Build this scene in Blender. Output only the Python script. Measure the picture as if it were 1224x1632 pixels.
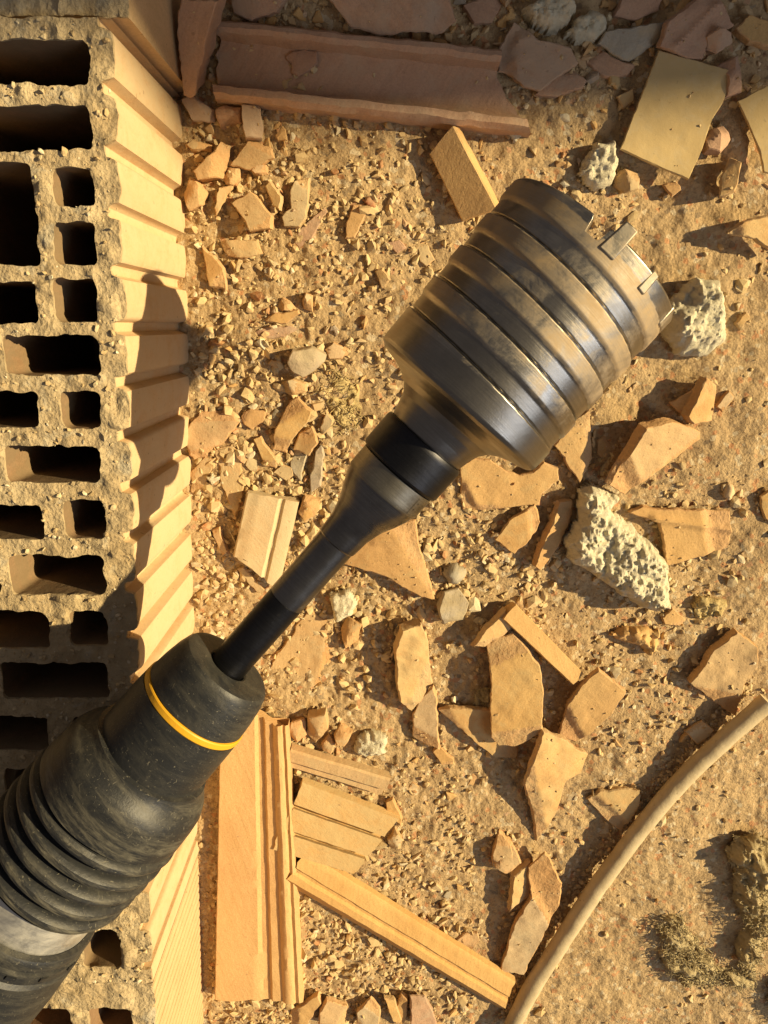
import bpy, math, random
import numpy as np
from mathutils import Vector, Matrix
from mathutils.geometry import delaunay_2d_cdt

for o in list(bpy.data.objects):
    bpy.data.objects.remove(o)
random.seed(7)
RNG = np.random.default_rng(7)
scene = bpy.context.scene

# ------------------------------------------------------------------ camera
TH = math.radians(13.57)      # tilt of the optical axis away from straight down
F = 1226.0                    # focal length in photo pixels (photo 1224 x 1632)
HC = 0.5                      # camera height over the ground (m)
cam = bpy.data.cameras.new('camera')
cam.sensor_fit = 'VERTICAL'
cam.sensor_height = 24.0
cam.lens = 24.0 * F / 1632.0
cam.clip_start = 0.01
cam.clip_end = 200
camo = bpy.data.objects.new('camera', cam)
scene.collection.objects.link(camo)
camo.location = (0, 0, HC)
camo.rotation_euler = (-TH, 0, 0)
scene.camera = camo

# ------------------------------------------------------------------ light
SUN_EL, SUN_AZ = math.radians(30), math.radians(9)      # low sun from the right of the picture
world = bpy.data.worlds.new('World')
scene.world = world
world.use_nodes = True
bg = world.node_tree.nodes['Background']
bg.inputs[0].default_value = (1.0, 0.90, 0.90, 1)
bg.inputs[1].default_value = 0.075
sd = bpy.data.lights.new('sun', 'SUN')
sd.energy = 5.0
sd.color = (1.0, 0.80, 0.45)
sd.angle = math.radians(0.6)
so = bpy.data.objects.new('sun', sd)
scene.collection.objects.link(so)
SD = Vector((-math.cos(SUN_EL) * math.cos(SUN_AZ), -math.cos(SUN_EL) * math.sin(SUN_AZ), -math.sin(SUN_EL)))
so.rotation_euler = SD.to_track_quat('-Z', 'Y').to_euler()
ad = bpy.data.lights.new('highlight_lamp', 'AREA')  # added lamp out of view, gives the steel cool bluish highlights
ad.shape = 'RECTANGLE'
ad.size, ad.size_y = 0.5, 0.9
ad.energy = 3.6
ad.color = (0.80, 0.87, 1.0)
ao = bpy.data.objects.new('highlight_lamp', ad)
scene.collection.objects.link(ao)
ao.location = (1.15, -0.75, 1.15)
ao.rotation_euler = (Vector((0.05, 0, 0.1)) - Vector(ao.location)).to_track_quat('-Z', 'Y').to_euler()
scene.view_settings.view_transform = 'Standard'
scene.view_settings.look = 'None'
scene.view_settings.gamma = 1.0
scene.view_settings.exposure = 0.66
scene.render.engine = 'CYCLES'

# ------------------------------------------------------------------ helpers
def raydir(px, py):
    dx, dy, dz = (px - 612) / F, (816 - py) / F, -1.0
    c, s = math.cos(-TH), math.sin(-TH)
    return Vector((dx, dy * c - dz * s, dy * s + dz * c))

def un(px, py, z=0.0):
    d = raydir(px, py)
    return d * ((z - HC) / d.z) + Vector((0, 0, HC))

def mpp(px, py, z=0.0):
    d = raydir(px, py)
    return ((z - HC) / d.z) / F

def _h(ix, iy, iz, seed):
    n = (ix * 374761393 + iy * 668265263 + iz * 2147483647 + seed * 974634777) & 0xFFFFFFFF
    n = ((n ^ (n >> 13)) * 1274126177) & 0xFFFFFFFF
    n = ((n ^ (n >> 15)) * 2246822519) & 0xFFFFFFFF
    return ((n ^ (n >> 16)) & 0xFFFF) / 65535.0

def vnoise(p, freq, seed=0):
    q = np.asarray(p, float) * freq + 1000.0
    if q.shape[-1] == 2:
        q = np.concatenate([q, np.zeros(q.shape[:-1] + (1,))], -1)
    i = np.floor(q).astype(np.int64)
    f = q - i
    f = f * f * (3 - 2 * f)
    r = 0
    for a in (0, 1):
        for b in (0, 1):
            for c in (0, 1):
                w = (f[..., 0] if a else 1 - f[..., 0]) * (f[..., 1] if b else 1 - f[..., 1]) * (f[..., 2] if c else 1 - f[..., 2])
                r = r + w * _h(i[..., 0] + a, i[..., 1] + b, i[..., 2] + c, seed)
    return r * 2 - 1

def fbm(p, freq, octs=4, seed=0, gain=0.5):
    r, a = 0, 1.0
    for k in range(octs):
        r = r + a * vnoise(p, freq * 2 ** k, seed + k * 17)
        a *= gain
    return r

def inpoly(pts, poly):
    pts = np.asarray(pts, float)
    poly = np.asarray(poly, float)
    x, y = pts[:, 0], pts[:, 1]
    r = np.zeros(len(pts), bool)
    j = len(poly) - 1
    for i in range(len(poly)):
        xi, yi = poly[i]
        xj, yj = poly[j]
        c = ((yi > y) != (yj > y)) & (x < (xj - xi) * (y - yi) / ((yj - yi) if yj != yi else 1e-12) + xi)
        r ^= c
        j = i
    return r

def distpoly(pts, poly):
    pts = np.asarray(pts, float)
    poly = np.asarray(poly, float)
    d = np.full(len(pts), 1e9)
    for i in range(len(poly)):
        a, b = poly[i - 1], poly[i]
        ab = b - a
        t = np.clip(((pts - a) @ ab) / max(ab @ ab, 1e-14), 0, 1)
        d = np.minimum(d, np.linalg.norm(pts - a - t[:, None] * ab, axis=1))
    return d

def ground_z(p):
    p = np.atleast_2d(np.asarray(p, float))[:, :2]
    z = 0.0030 * fbm(p, 14, 4, 3) + 0.0012 * fbm(p, 75, 2, 11) + 0.0007 * fbm(p, 260, 2, 23)
    # the left and lower middle are loose rubble, the right is trodden finer sand
    rough = np.clip(0.55 - 2.2 * p[:, 0] + 0.5 * vnoise(p, 12, 5), 0.12, 1)
    z = z + rough * 0.0016 * np.abs(vnoise(p, 190, 31)) + 0.0006 * rough * vnoise(p, 520, 37)
    return z

def gz(x, y):
    return float(ground_z([[x, y]])[0])

MATS = {}

def build(name, verts, faces, mat, parent=None, sharp=32, origin=None, mats=None, fmat=None, attrs=None):
    verts = np.asarray(verts, float)
    o_ = np.zeros(3)
    if parent is None and origin is None:
        o_ = np.array([(verts[:, 0].min() + verts[:, 0].max()) / 2, (verts[:, 1].min() + verts[:, 1].max()) / 2, verts[:, 2].min()])
    elif origin is not None:
        o_ = np.asarray(origin, float)
    elif parent is not None:
        root_ = parent
        while root_.parent:
            root_ = root_.parent
        o_ = np.asarray(root_.location, float)
    me = bpy.data.meshes.new(name)
    me.from_pydata((verts - o_).tolist(), [], [tuple(int(i) for i in f) for f in faces] if not isinstance(faces, np.ndarray) else faces.tolist())
    me.update()
    me.polygons.foreach_set('use_smooth', np.ones(len(me.polygons), bool))
    if sharp is not None:
        me.set_sharp_from_angle(angle=math.radians(sharp))
    if mats:
        for m in mats:
            me.materials.append(MATS[m])
        me.polygons.foreach_set('material_index', np.asarray(fmat, np.int32))
    else:
        me.materials.append(MATS[mat])
    if attrs:
        for k, v in attrs.items():
            a = me.attributes.new(k, 'FLOAT', 'POINT')
            a.data.foreach_set('value', np.asarray(v, np.float32))
    ob = bpy.data.objects.new(name, me)
    scene.collection.objects.link(ob)
    if parent is None:
        ob.location = o_
    else:
        ob.parent = parent
        ob.location = (0, 0, 0)
    return ob

def tag(o, label, cat, group=None):
    o['label'] = label
    o['category'] = cat
    if group:
        o['group'] = group
    return o

def empty(name, loc):
    e = bpy.data.objects.new(name, None)
    e.empty_display_size = 0.02
    scene.collection.objects.link(e)
    e.location = loc
    bpy.context.view_layer.update()
    return e

# ------------------------------------------------------------------ materials
class NT:
    def __init__(self, name):
        m = bpy.data.materials.new(name)
        m.use_nodes = True
        self.m, self.t = m, m.node_tree
        self.b = self.t.nodes['Principled BSDF']
        MATS[name] = m
        g = self.t.nodes.new('ShaderNodeNewGeometry')
        self.pos = g.outputs['Position']
        oi = self.t.nodes.new('ShaderNodeObjectInfo')
        self.rnd = oi.outputs['Random']

    def link(self, a, b):
        self.t.links.new(a, b)

    def noise(self, scale, detail=4, rough=0.6, dist=0.0, vec=None):
        n = self.t.nodes.new('ShaderNodeTexNoise')
        n.inputs['Scale'].default_value = scale
        n.inputs['Detail'].default_value = detail
        n.inputs['Roughness'].default_value = rough
        n.inputs['Distortion'].default_value = dist
        self.link(vec or self.pos, n.inputs['Vector'])
        return n.outputs['Fac']

    def vor(self, scale, feature='F1', out='Distance'):
        n = self.t.nodes.new('ShaderNodeTexVoronoi')
        n.feature = feature
        n.inputs['Scale'].default_value = scale
        self.link(self.pos, n.inputs['Vector'])
        return n.outputs[out]

    def ramp(self, fac, stops):
        n = self.t.nodes.new('ShaderNodeValToRGB')
        e = n.color_ramp.elements
        while len(e) < len(stops):
            e.new(0.5)
        for k, (p, c) in enumerate(stops):
            e[k].position = p
            e[k].color = (c, c, c, 1) if isinstance(c, (int, float)) else (*c, 1)
        self.link(fac, n.inputs[0])
        return n.outputs[0]

    def mix(self, fac, a, b, mode='MIX'):
        n = self.t.nodes.new('ShaderNodeMix')
        n.data_type = 'RGBA'
        n.blend_type = mode
        for k, v in ((0, fac), (6, a), (7, b)):
            if isinstance(v, (int, float)):
                n.inputs[k].default_value = v
            elif isinstance(v, tuple):
                n.inputs[k].default_value = (*v, 1)
            else:
                self.link(v, n.inputs[k])
        return n.outputs[2]

    def math(self, op, a, b=0.0):
        n = self.t.nodes.new('ShaderNodeMath')
        n.operation = op
        for k, v in enumerate((a, b)):
            if isinstance(v, (int, float)):
                n.inputs[k].default_value = v
            else:
                self.link(v, n.inputs[k])
        return n.outputs[0]

    def attr(self, name):
        n = self.t.nodes.new('ShaderNodeAttribute')
        n.attribute_name = name
        return n.outputs['Fac']

    def bump(self, h, dist, strength=1.0, prev=None):
        n = self.t.nodes.new('ShaderNodeBump')
        n.inputs['Strength'].default_value = strength
        n.inputs['Distance'].default_value = dist
        self.link(h, n.inputs['Height'])
        if prev:
            self.link(prev, n.inputs['Normal'])
        return n.outputs[0]

    def done(self, col, rough=0.9, normal=None, metal=0.0, spec=0.3):
        for k, v in (('Base Color', col), ('Roughness', rough), ('Metallic', metal)):
            if isinstance(v, (int, float)):
                self.b.inputs[k].default_value = v
            elif isinstance(v, tuple):
                self.b.inputs[k].default_value = (*v, 1)
            else:
                self.link(v, self.b.inputs[k])
        self.b.inputs['Specular IOR Level'].default_value = spec
        if normal:
            self.link(normal, self.b.inputs['Normal'])

def terracotta(name, c1, c2, dustc, dust=0.5, pit=0.5):
    n = NT(name)
    base = n.mix(n.ramp(n.noise(28, 5, 0.6), [(0.3, 0.0), (0.7, 1.0)]), c1, c2)
    base = n.mix(n.math('MULTIPLY', n.rnd, 0.45), base, (0.58, 0.37, 0.22))
    vr = n.t.nodes.new('ShaderNodeVectorRotate')
    n.link(n.pos, vr.inputs['Vector'])
    n.link(n.math('MULTIPLY', n.rnd, 6.28), vr.inputs['Angle'])
    mp = n.t.nodes.new('ShaderNodeMapping')
    mp.inputs['Scale'].default_value = (1.0, 0.07, 0.3)
    n.link(vr.outputs[0], mp.inputs[0])
    stk = n.noise(420, 4, 0.6, 0.0, mp.outputs[0])
    base = n.mix(n.ramp(stk, [(0.35, 0.30), (0.55, 0.0)]), base, tuple(0.72 * v for v in c1))
    base = n.mix(n.ramp(n.noise(11, 3, 0.5), [(0.35, 0.0), (0.7, 0.45)]), base, tuple(v * q for v, q in zip(c2, (1.02, 1.12, 1.3))))
    fine = n.noise(900, 3, 0.7)
    base = n.mix(n.ramp(fine, [(0.3, 0.35), (0.6, 0.0)]), base, tuple(0.6 * v for v in c1))
    d = n.ramp(n.math('ADD', n.noise(65, 6, 0.72, 0.6), n.math('MULTIPLY', n.math('SUBTRACT', n.math('FRACT', n.math('MULTIPLY', n.rnd, 7.31)), 0.45), 0.34)), [(0.62 - 0.3 * dust, 0.0), (0.80 - 0.2 * dust, 1.0)])
    if name in ('brick_orange', 'brick_fracture', 'brick_dusty'):
        base = n.mix(n.ramp(n.math('FRACT', n.math('MULTIPLY', n.rnd, 3.77)), [(0.6, 0.0), (0.95, 0.45)]), base, (0.48, 0.265, 0.11))
    base = n.mix(n.math('MULTIPLY', d, 0.75), base, dustc)
    spots = n.ramp(n.noise(260, 2, 0.5), [(0.70, 0.0), (0.76, 1.0)])
    base = n.mix(n.math('MULTIPLY', spots, 0.45), base, (0.22, 0.13, 0.075))
    nb = n.bump(n.noise(240, 4, 0.65), 0.0009, pit)
    nb = n.bump(fine, 0.00035, 0.6, nb)
    nb = n.bump(stk, 0.0005, 0.35, nb)
    n.done(base, 0.92, nb, spec=0.2)

terracotta('brick_orange', (0.57, 0.33, 0.12), (0.64, 0.405, 0.16), (0.55, 0.405, 0.20), 0.38, 0.45)
terracotta('brick_fracture', (0.52, 0.29, 0.12), (0.60, 0.37, 0.17), (0.50, 0.37, 0.20), 0.5, 1.4)
terracotta('brick_shaded_inside', (0.17, 0.095, 0.045), (0.23, 0.135, 0.065), (0.22, 0.16, 0.09), 0.4, 0.5)  # clay of the cell walls darkened, shade of the holes put into the colour
terracotta('brick_pale', (0.60, 0.42, 0.23), (0.66, 0.48, 0.27), (0.56, 0.46, 0.29), 0.5, 0.4)
terracotta('brick_dusty', (0.50, 0.32, 0.155), (0.56, 0.38, 0.19), (0.48, 0.37, 0.21), 0.85, 0.6)
terracotta('brick_mauve', (0.43, 0.255, 0.16), (0.50, 0.31, 0.195), (0.44, 0.33, 0.23), 0.6, 0.8)  # purplish shade of the top pieces put into the colour; pinkish pieces share it
terracotta('brick_face', (0.62, 0.41, 0.205), (0.68, 0.475, 0.25), (0.60, 0.46, 0.28), 0.35, 0.35)
terracotta('stone_grey', (0.33, 0.29, 0.22), (0.42, 0.37, 0.28), (0.45, 0.36, 0.22), 0.5, 0.7)
terracotta('stone_red', (0.33, 0.10, 0.04), (0.40, 0.14, 0.06), (0.42, 0.28, 0.16), 0.2, 0.5)

n = NT('ground_sand')
c = n.mix(n.ramp(n.noise(16, 5, 0.6), [(0.3, 0.0), (0.7, 1.0)]), (0.40, 0.27, 0.14), (0.55, 0.40, 0.22))
c = n.mix(n.ramp(n.noise(120, 5, 0.7), [(0.35, 0.0), (0.65, 1.0)]), c, (0.49, 0.345, 0.185))
c = n.mix(n.ramp(n.noise(420, 3, 0.7), [(0.30, 0.8), (0.50, 0.0)]), c, (0.26, 0.17, 0.09))
sp = n.vor(330, 'F1', 'Color')
spr = n.t.nodes.new('ShaderNodeSeparateColor')
n.link(sp, spr.inputs[0])
c = n.mix(n.ramp(spr.outputs[0], [(0.90, 0.0), (0.93, 0.55)]), c, (0.68, 0.58, 0.40))
c = n.mix(n.ramp(spr.outputs[1], [(0.93, 0.0), (0.95, 0.6)]), c, (0.50, 0.22, 0.10))
c = n.mix(n.ramp(spr.outputs[2], [(0.94, 0.0), (0.96, 0.6)]), c, (0.20, 0.15, 0.10))
nb = n.bump(n.noise(330, 5, 0.75), 0.0018, 0.9)
nb = n.bump(n.vor(520), 0.0009, 0.5, nb)
nb = n.bump(n.noise(1500, 2, 0.7), 0.0004, 0.6, nb)
n.done(c, 0.95, nb, spec=0.15)

n = NT('rubble_crumbs')
a = n.attr('tone')
c = n.ramp(a, [(0.0, (0.34, 0.23, 0.12)), (0.2, (0.50, 0.36, 0.18)), (0.45, (0.58, 0.43, 0.23)), (0.7, (0.58, 0.39, 0.19)), (0.86, (0.56, 0.46, 0.29)), (0.94, (0.70, 0.63, 0.47)), (1.0, (0.42, 0.17, 0.07))])
c = n.mix(n.ramp(n.noise(300, 4, 0.7), [(0.3, 0.0), (0.7, 0.7)]), c, (0.55, 0.42, 0.23))
n.done(c, 0.95, n.bump(n.noise(800, 3, 0.7), 0.0005, 0.7), spec=0.15)

n = NT('mortar')
c = n.mix(n.ramp(n.noise(90, 5, 0.7), [(0.3, 0.0), (0.7, 1.0)]), (0.64, 0.57, 0.40), (0.78, 0.71, 0.53))
c = n.mix(n.ramp(n.noise(420, 3, 0.7), [(0.26, 0.7), (0.40, 0.0)]), c, (0.45, 0.38, 0.26))
nb = n.bump(n.noise(420, 5, 0.8), 0.0018, 1.0)
nb = n.bump(n.vor(420), 0.0008, 0.5, nb)
n.done(c, 0.97, nb, spec=0.1)

n = NT('brick_top')
c = n.mix(n.ramp(n.noise(40, 5, 0.65), [(0.35, 0.0), (0.65, 1.0)]), (0.43, 0.32, 0.18), (0.56, 0.44, 0.265))
c = n.mix(n.ramp(n.noise(70, 4, 0.6, 0.5), [(0.58, 0.0), (0.72, 0.8)]), c, (0.45, 0.40, 0.30))
c = n.mix(n.ramp(n.noise(350, 3, 0.7), [(0.27, 0.7), (0.38, 0.0)]), c, (0.22, 0.16, 0.10))
c = n.mix(n.ramp(n.noise(520, 2, 0.7), [(0.68, 0.0), (0.76, 0.8)]), c, (0.66, 0.58, 0.42))
nb = n.bump(n.noise(260, 5, 0.75), 0.002, 0.9)
nb = n.bump(n.vor(480), 0.001, 0.5, nb)
n.done(c, 0.95, nb, spec=0.15)

def metal(name, col, rough, dustc, dlo, dhi, useattr=False, bumps=0.25):
    n = NT(name)
    dt = n.t.nodes.new('ShaderNodeVectorMath')
    dt.operation = 'DOT_PRODUCT'
    n.link(n.pos, dt.inputs[0])
    dt.inputs[1].default_value = (0.66, 0.745, -0.085)
    cx_ = n.t.nodes.new('ShaderNodeCombineXYZ')
    n.link(dt.outputs['Value'], cx_.inputs[0])
    mpz = n.t.nodes.new('ShaderNodeVectorMath')
    mpz.operation = 'MULTIPLY_ADD'
    n.link(n.pos, mpz.inputs[0])
    mpz.inputs[1].default_value = (0.03, 0.03, 0.03)
    n.link(cx_.outputs[0], mpz.inputs[2])
    turn = n.noise(1700, 3, 0.7, 0.0, mpz.outputs[0])
    scr = n.ramp(n.noise(500, 3, 0.6, 2.5), [(0.66, 0.0), (0.70, 1.0)])
    sc = n.noise(30, 5, 0.65)
    base = n.mix(n.ramp(n.noise(55, 6, 0.7), [(0.3, 0.0), (0.75, 1.0)]), col, tuple(0.55 * v for v in col))
    base = n.mix(n.ramp(turn, [(0.35, 0.45), (0.6, 0.0)]), base, tuple(0.5 * v for v in col))
    base = n.mix(n.math('MULTIPLY', scr, 0.35), base, tuple(min(1, 1.6 * v) for v in col))
    d = n.noise(75, 7, 0.72, 0.4)
    if useattr:
        base = n.mix(n.ramp(n.attr('dust'), [(0.0, 0.55), (0.45, 0.0)]), base, tuple(0.42 * v for v in col))
        d = n.math('ADD', d, n.math('MULTIPLY', n.math('SUBTRACT', n.attr('dust'), 0.5), 0.5))
    d = n.ramp(d, [(dlo, 0.0), (dhi, 1.0)])
    col_o = n.mix(d, base, dustc)
    ro = n.ramp(n.mix(d, n.ramp(sc, [(0.3, rough), (0.8, rough + 0.15)]), 0.8 if False else (0.75, 0.75, 0.75)), [(0.0, 0.0), (1.0, 1.0)])
    me = n.math('SUBTRACT', 1.0, n.math('MULTIPLY', d, 0.8))
    nb = n.bump(n.noise(700, 4, 0.7), 0.0002, bumps)
    nb = n.bump(n.noise(45, 3, 0.6), 0.0009, 0.12, nb)
    nb = n.bump(turn, 0.00012, 0.5, nb)
    n.done(col_o, ro, nb, me, 0.4)

metal('steel_cup', (0.42, 0.39, 0.345), 0.27, (0.42, 0.30, 0.165), 0.46, 0.90, True)
metal('steel_shank', (0.24, 0.23, 0.22), 0.25, (0.24, 0.19, 0.12), 0.62, 0.9)
metal('steel_black', (0.055, 0.055, 0.06), 0.36, (0.16, 0.13, 0.09), 0.66, 0.9)
metal('steel_ring', (0.33, 0.30, 0.24), 0.38, (0.36, 0.28, 0.18), 0.6, 0.85)
metal('carbide', (0.42, 0.38, 0.32), 0.35, (0.42, 0.32, 0.2), 0.45, 0.75)
metal('alu_band', (0.92, 0.90, 0.84), 0.34, (0.66, 0.62, 0.54), 0.30, 1.1)  # pale dust mix also stands in for the band's missing bright highlight

n = NT('rubber')
dt = n.t.nodes.new('ShaderNodeVectorMath')
dt.operation = 'DOT_PRODUCT'
n.link(n.pos, dt.inputs[0])
dt.inputs[1].default_value = (0.66, 0.745, -0.085)
cx_ = n.t.nodes.new('ShaderNodeCombineXYZ')
n.link(dt.outputs['Value'], cx_.inputs[0])
mpz = n.t.nodes.new('ShaderNodeVectorMath')
mpz.operation = 'MULTIPLY_ADD'
n.link(n.pos, mpz.inputs[0])
mpz.inputs[1].default_value = (0.22, 0.22, 0.22)
n.link(cx_.outputs[0], mpz.inputs[2])
stv = mpz.outputs[0]
d1 = n.ramp(n.noise(45, 8, 0.78, 0.5), [(0.50, 0.0), (0.90, 0.30)])
d2 = n.ramp(n.noise(210, 3, 0.6, 4.0), [(0.645, 0.0), (0.675, 0.8)])
d3 = n.math('MULTIPLY', n.attr('dust'), n.ramp(n.noise(170, 7, 0.78, 0.3, stv), [(0.46, 0.0), (0.72, 1.0)]))
dd = n.math('MAXIMUM', n.math('MAXIMUM', d1, n.math('MULTIPLY', d2, 0.5)), d3)
c = n.mix(dd, (0.017, 0.018, 0.020), (0.26, 0.235, 0.17))
n.done(c, n.ramp(dd, [(0, 0.45), (1, 0.9)]), n.bump(n.noise(350, 5, 0.7), 0.0004, 0.5), 0.0, 0.4)

n = NT('yellow_rubber')
c = n.mix(n.ramp(n.noise(200, 5, 0.7), [(0.55, 0.0), (0.8, 0.6)]), (0.68, 0.36, 0.02), (0.35, 0.24, 0.08))
n.done(c, 0.5, n.bump(n.noise(350, 4, 0.7), 0.0003, 0.4), 0.0, 0.4)

n = NT('cable_sheath')
c = n.mix(n.ramp(n.noise(60, 6, 0.7), [(0.35, 0.0), (0.7, 1.0)]), (0.46, 0.36, 0.215), (0.57, 0.465, 0.295))
c = n.mix(n.ramp(n.noise(330, 3, 0.6), [(0.66, 0.0), (0.75, 0.7)]), c, (0.2, 0.14, 0.08))
n.done(c, 0.85, n.bump(n.noise(420, 4, 0.7), 0.0006, 0.6), 0.0, 0.2)

n = NT('mineral_wool')
c = n.mix(n.ramp(n.noise(110, 5, 0.7), [(0.3, 0.0), (0.7, 1.0)]), (0.60, 0.46, 0.24), (0.74, 0.61, 0.36))
n.done(c, 0.95, n.bump(n.noise(380, 6, 0.8, 1.5), 0.003, 1.0), 0.0, 0.15)

n = NT('yellow_wool')
c = n.mix(n.ramp(n.noise(160, 5, 0.7), [(0.3, 0.0), (0.7, 1.0)]), (0.58, 0.43, 0.19), (0.70, 0.55, 0.28))
n.done(c, 0.95, n.bump(n.noise(420, 6, 0.8, 1.5), 0.0018, 1.0), 0.0, 0.15)

n = NT('tan_board')
c = n.mix(n.ramp(n.noise(14, 4, 0.6), [(0.3, 0.0), (0.7, 1.0)]), (0.47, 0.335, 0.15), (0.53, 0.39, 0.185))
c = n.mix(n.ramp(n.noise(330, 3, 0.6), [(0.66, 0.0), (0.74, 0.6)]), c, (0.25, 0.17, 0.08))
c = n.mix(n.ramp(n.noise(90, 6, 0.75, 0.5), [(0.50, 0.0), (0.72, 0.8)]), c, (0.50, 0.39, 0.22))
n.done(c, 0.75, n.bump(n.noise(260, 5, 0.7), 0.0006, 0.4), 0.0, 0.3)

n = NT('occluder_plaster')
n.done((0.45, 0.38, 0.30), 0.95, n.bump(n.noise(40, 5, 0.7), 0.003, 0.5))

# ------------------------------------------------------------------ the ground sheet
def axis_coords(lo, hi, step, far):
    core = np.arange(lo, hi + 1e-9, step)
    k = np.geomspace(step * 2, far, 26)
    return np.concatenate([(lo - k)[::-1], core, hi + k])

xs = axis_coords(-0.15, 0.31, 0.0012, 5.0)
ys = axis_coords(-0.55, 0.20, 0.0012, 5.0)
X, Y = np.meshgrid(xs, ys)
P = np.stack([X.ravel(), Y.ravel()], 1)
Z = ground_z(P)
nx, ny = len(xs), len(ys)
idx = np.arange(nx * ny).reshape(ny, nx)
Fq = np.stack([idx[:-1, :-1].ravel(), idx[:-1, 1:].ravel(), idx[1:, 1:].ravel(), idx[1:, :-1].ravel()], 1)
g = build('ground', np.column_stack([P, Z]), Fq, 'ground_sand', sharp=None, origin=(0, 0, 0))
g['kind'] = 'structure'

# unseen slab added far right, its leaning edge shaped to shade the picture top
wx, wb = 3.4, 0.18
wa = (SD.y - wb * SD.z) / SD.x
wy = 0.117 + wa * wx
V = [(x, y, z) for x in (wx, wx + 0.12) for (y, z) in ((wy - 0.05 * wb, -0.05), (wy + wb * 3.0, 3.0), (wy + 3.0, 3.0), (wy + 3.0, -0.05))]
wall = build('wall', V, [(0, 1, 2, 3), (7, 6, 5, 4), (0, 4, 5, 1), (1, 5, 6, 2), (2, 6, 7, 3), (3, 7, 4, 0)], 'occluder_plaster')
wall['kind'] = 'structure'

# ------------------------------------------------------------------ the hollow bricks
BH = 0.1205

def jitterloop(loop, seg):
    out = []
    for i in range(len(loop)):
        a, b = np.asarray(loop[i]), np.asarray(loop[(i + 1) % len(loop)])
        k = max(1, int(np.linalg.norm(b - a) / seg))
        for j in range(k):
            out.append(a + (b - a) * j / k)
    return np.array(out)

def rrect(x0, y0, x1, y1, r):
    pts = []
    r = min(r, abs(x1 - x0) * 0.45, abs(y1 - y0) * 0.45)
    for cx, cy, a0 in ((x1 - r, y1 - r, 0), (x0 + r, y1 - r, 90), (x0 + r, y0 + r, 180), (x1 - r, y0 + r, 270)):
        for k in range(5):
            a = math.radians(a0 + k * 22.5)
            pts.append((cx + r * math.cos(a), cy + r * math.sin(a)))
    return pts

def hollow_brick(name, outer, holes, ztop, seed, rag=0.0008, rise=0.0011):
    """outer, holes: world xy loops; ragged crust on the top, plain walls down to the ground"""
    V, Fc, M = [], [], []
    loops_top = []
    allpts, alledges = [], []
    base = [jitterloop(outer, 0.0016)] + [jitterloop(h, 0.0016) for h in holes]
    polys = []
    for li, L in enumerate(base):
        nrm = np.roll(L, -1, 0) - np.roll(L, 1, 0)
        nrm = np.stack([nrm[:, 1], -nrm[:, 0]], 1)
        nrm /= np.linalg.norm(nrm, axis=1)[:, None] + 1e-12
        a = rag * (fbm(L, 130, 2, seed) * 0.9 + 0.6 * fbm(L, 420, 2, seed + 5)) + 0.25 * rag
        T = L + nrm * a[:, None] * (1 if li == 0 else -1) * (1 if True else 0)
        polys.append(T)
        off = len(allpts)
        allpts += [Vector(p) for p in T]
        k = len(T)
        alledges += [(off + i, off + (i + 1) % k) for i in range(k)]
        # rings going down
        zr = [ztop, ztop - 0.0018, ztop - 0.006, ztop * 0.5, -0.004]
        fr = [1.0, 0.7, 0.0, 0.0, 0.0]
        v0 = len(V)
        for z, f_ in zip(zr, fr):
            R = L + (T - L) * f_
            zz = np.full(k, z)
            if z == ztop:
                zz = zz + rise * fbm(T, 160, 3, seed + 9)
            for (x, y), q in zip(R, zz):
                V.append((x, y, q))
        for r in range(len(zr) - 1):
            for i in range(k):
                j = (i + 1) % k
                q = (v0 + r * k + i, v0 + (r + 1) * k + i, v0 + (r + 1) * k + j, v0 + r * k + j)
                Fc.append(q if li == 0 else q)
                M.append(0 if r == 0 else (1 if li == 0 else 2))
        loops_top.append(v0)
    # interior points of the top crust
    lo, hi = polys[0].min(0), polys[0].max(0)
    rg = np.random.default_rng(seed)
    gx, gy = np.meshgrid(np.arange(lo[0], hi[0], 0.0016), np.arange(lo[1], hi[1], 0.0016))
    S = np.stack([gx.ravel(), gy.ravel()], 1) + rg.uniform(-0.0006, 0.0006, (gx.size, 2))
    ok = inpoly(S, polys[0])
    S = S[ok]
    S = S[distpoly(S, np.array(outer)) > 0.0014]
    for T, B in zip(polys[1:], base[1:]):
        blo, bhi = T.min(0) - 0.003, T.max(0) + 0.003
        near = ((S > blo) & (S < bhi)).all(1)
        bad = np.zeros(len(S), bool)
        bad[near] = inpoly(S[near], T) | (distpoly(S[near], T[::2]) < 0.0011)
        S = S[~bad]
    allv = allpts + [Vector(p) for p in S]
    r = delaunay_2d_cdt(allv, alledges, [], 0, 1e-7)
    cv = np.array([tuple(v) for v in r[0]])
    tri = np.array([f for f in r[2] if len(f) == 3])
    cen = cv[tri].mean(1)
    ok = inpoly(cen, polys[0])
    for T in polys[1:]:
        ok &= ~inpoly(cen, T)
    tri = tri[ok]
    v0 = len(V)
    zz = ztop + rise * fbm(cv, 160, 3, seed + 9) 
    zz = zz + 0.0016 * np.clip(vnoise(cv, 210, seed + 3) - 0.35, 0, 1) * 2
    bset = {(round(x, 7), round(y, 7)) for T in polys for x, y in T}
    inner = np.array([(round(x, 7), round(y, 7)) not in bset for x, y in cv])
    zz = np.where(inner, zz, ztop + rise * fbm(cv, 160, 3, seed + 9))
    for (x, y), q in zip(cv, zz):
        V.append((x, y, q))
    for t in tri:
        a, b, c_ = cv[t]
        t = t if (b[0] - a[0]) * (c_[1] - a[1]) - (b[1] - a[1]) * (c_[0] - a[0]) > 0 else t[::-1]
        Fc.append(tuple(v0 + t))
        M.append(0)
    ob = build(name, V, Fc, None, mats=['brick_top', 'brick_face', 'brick_shaded_inside'], fmat=M, sharp=40)
    return ob

def W2(px, py):
    p = un(px, py, BH)
    return (p.x, p.y)

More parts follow.
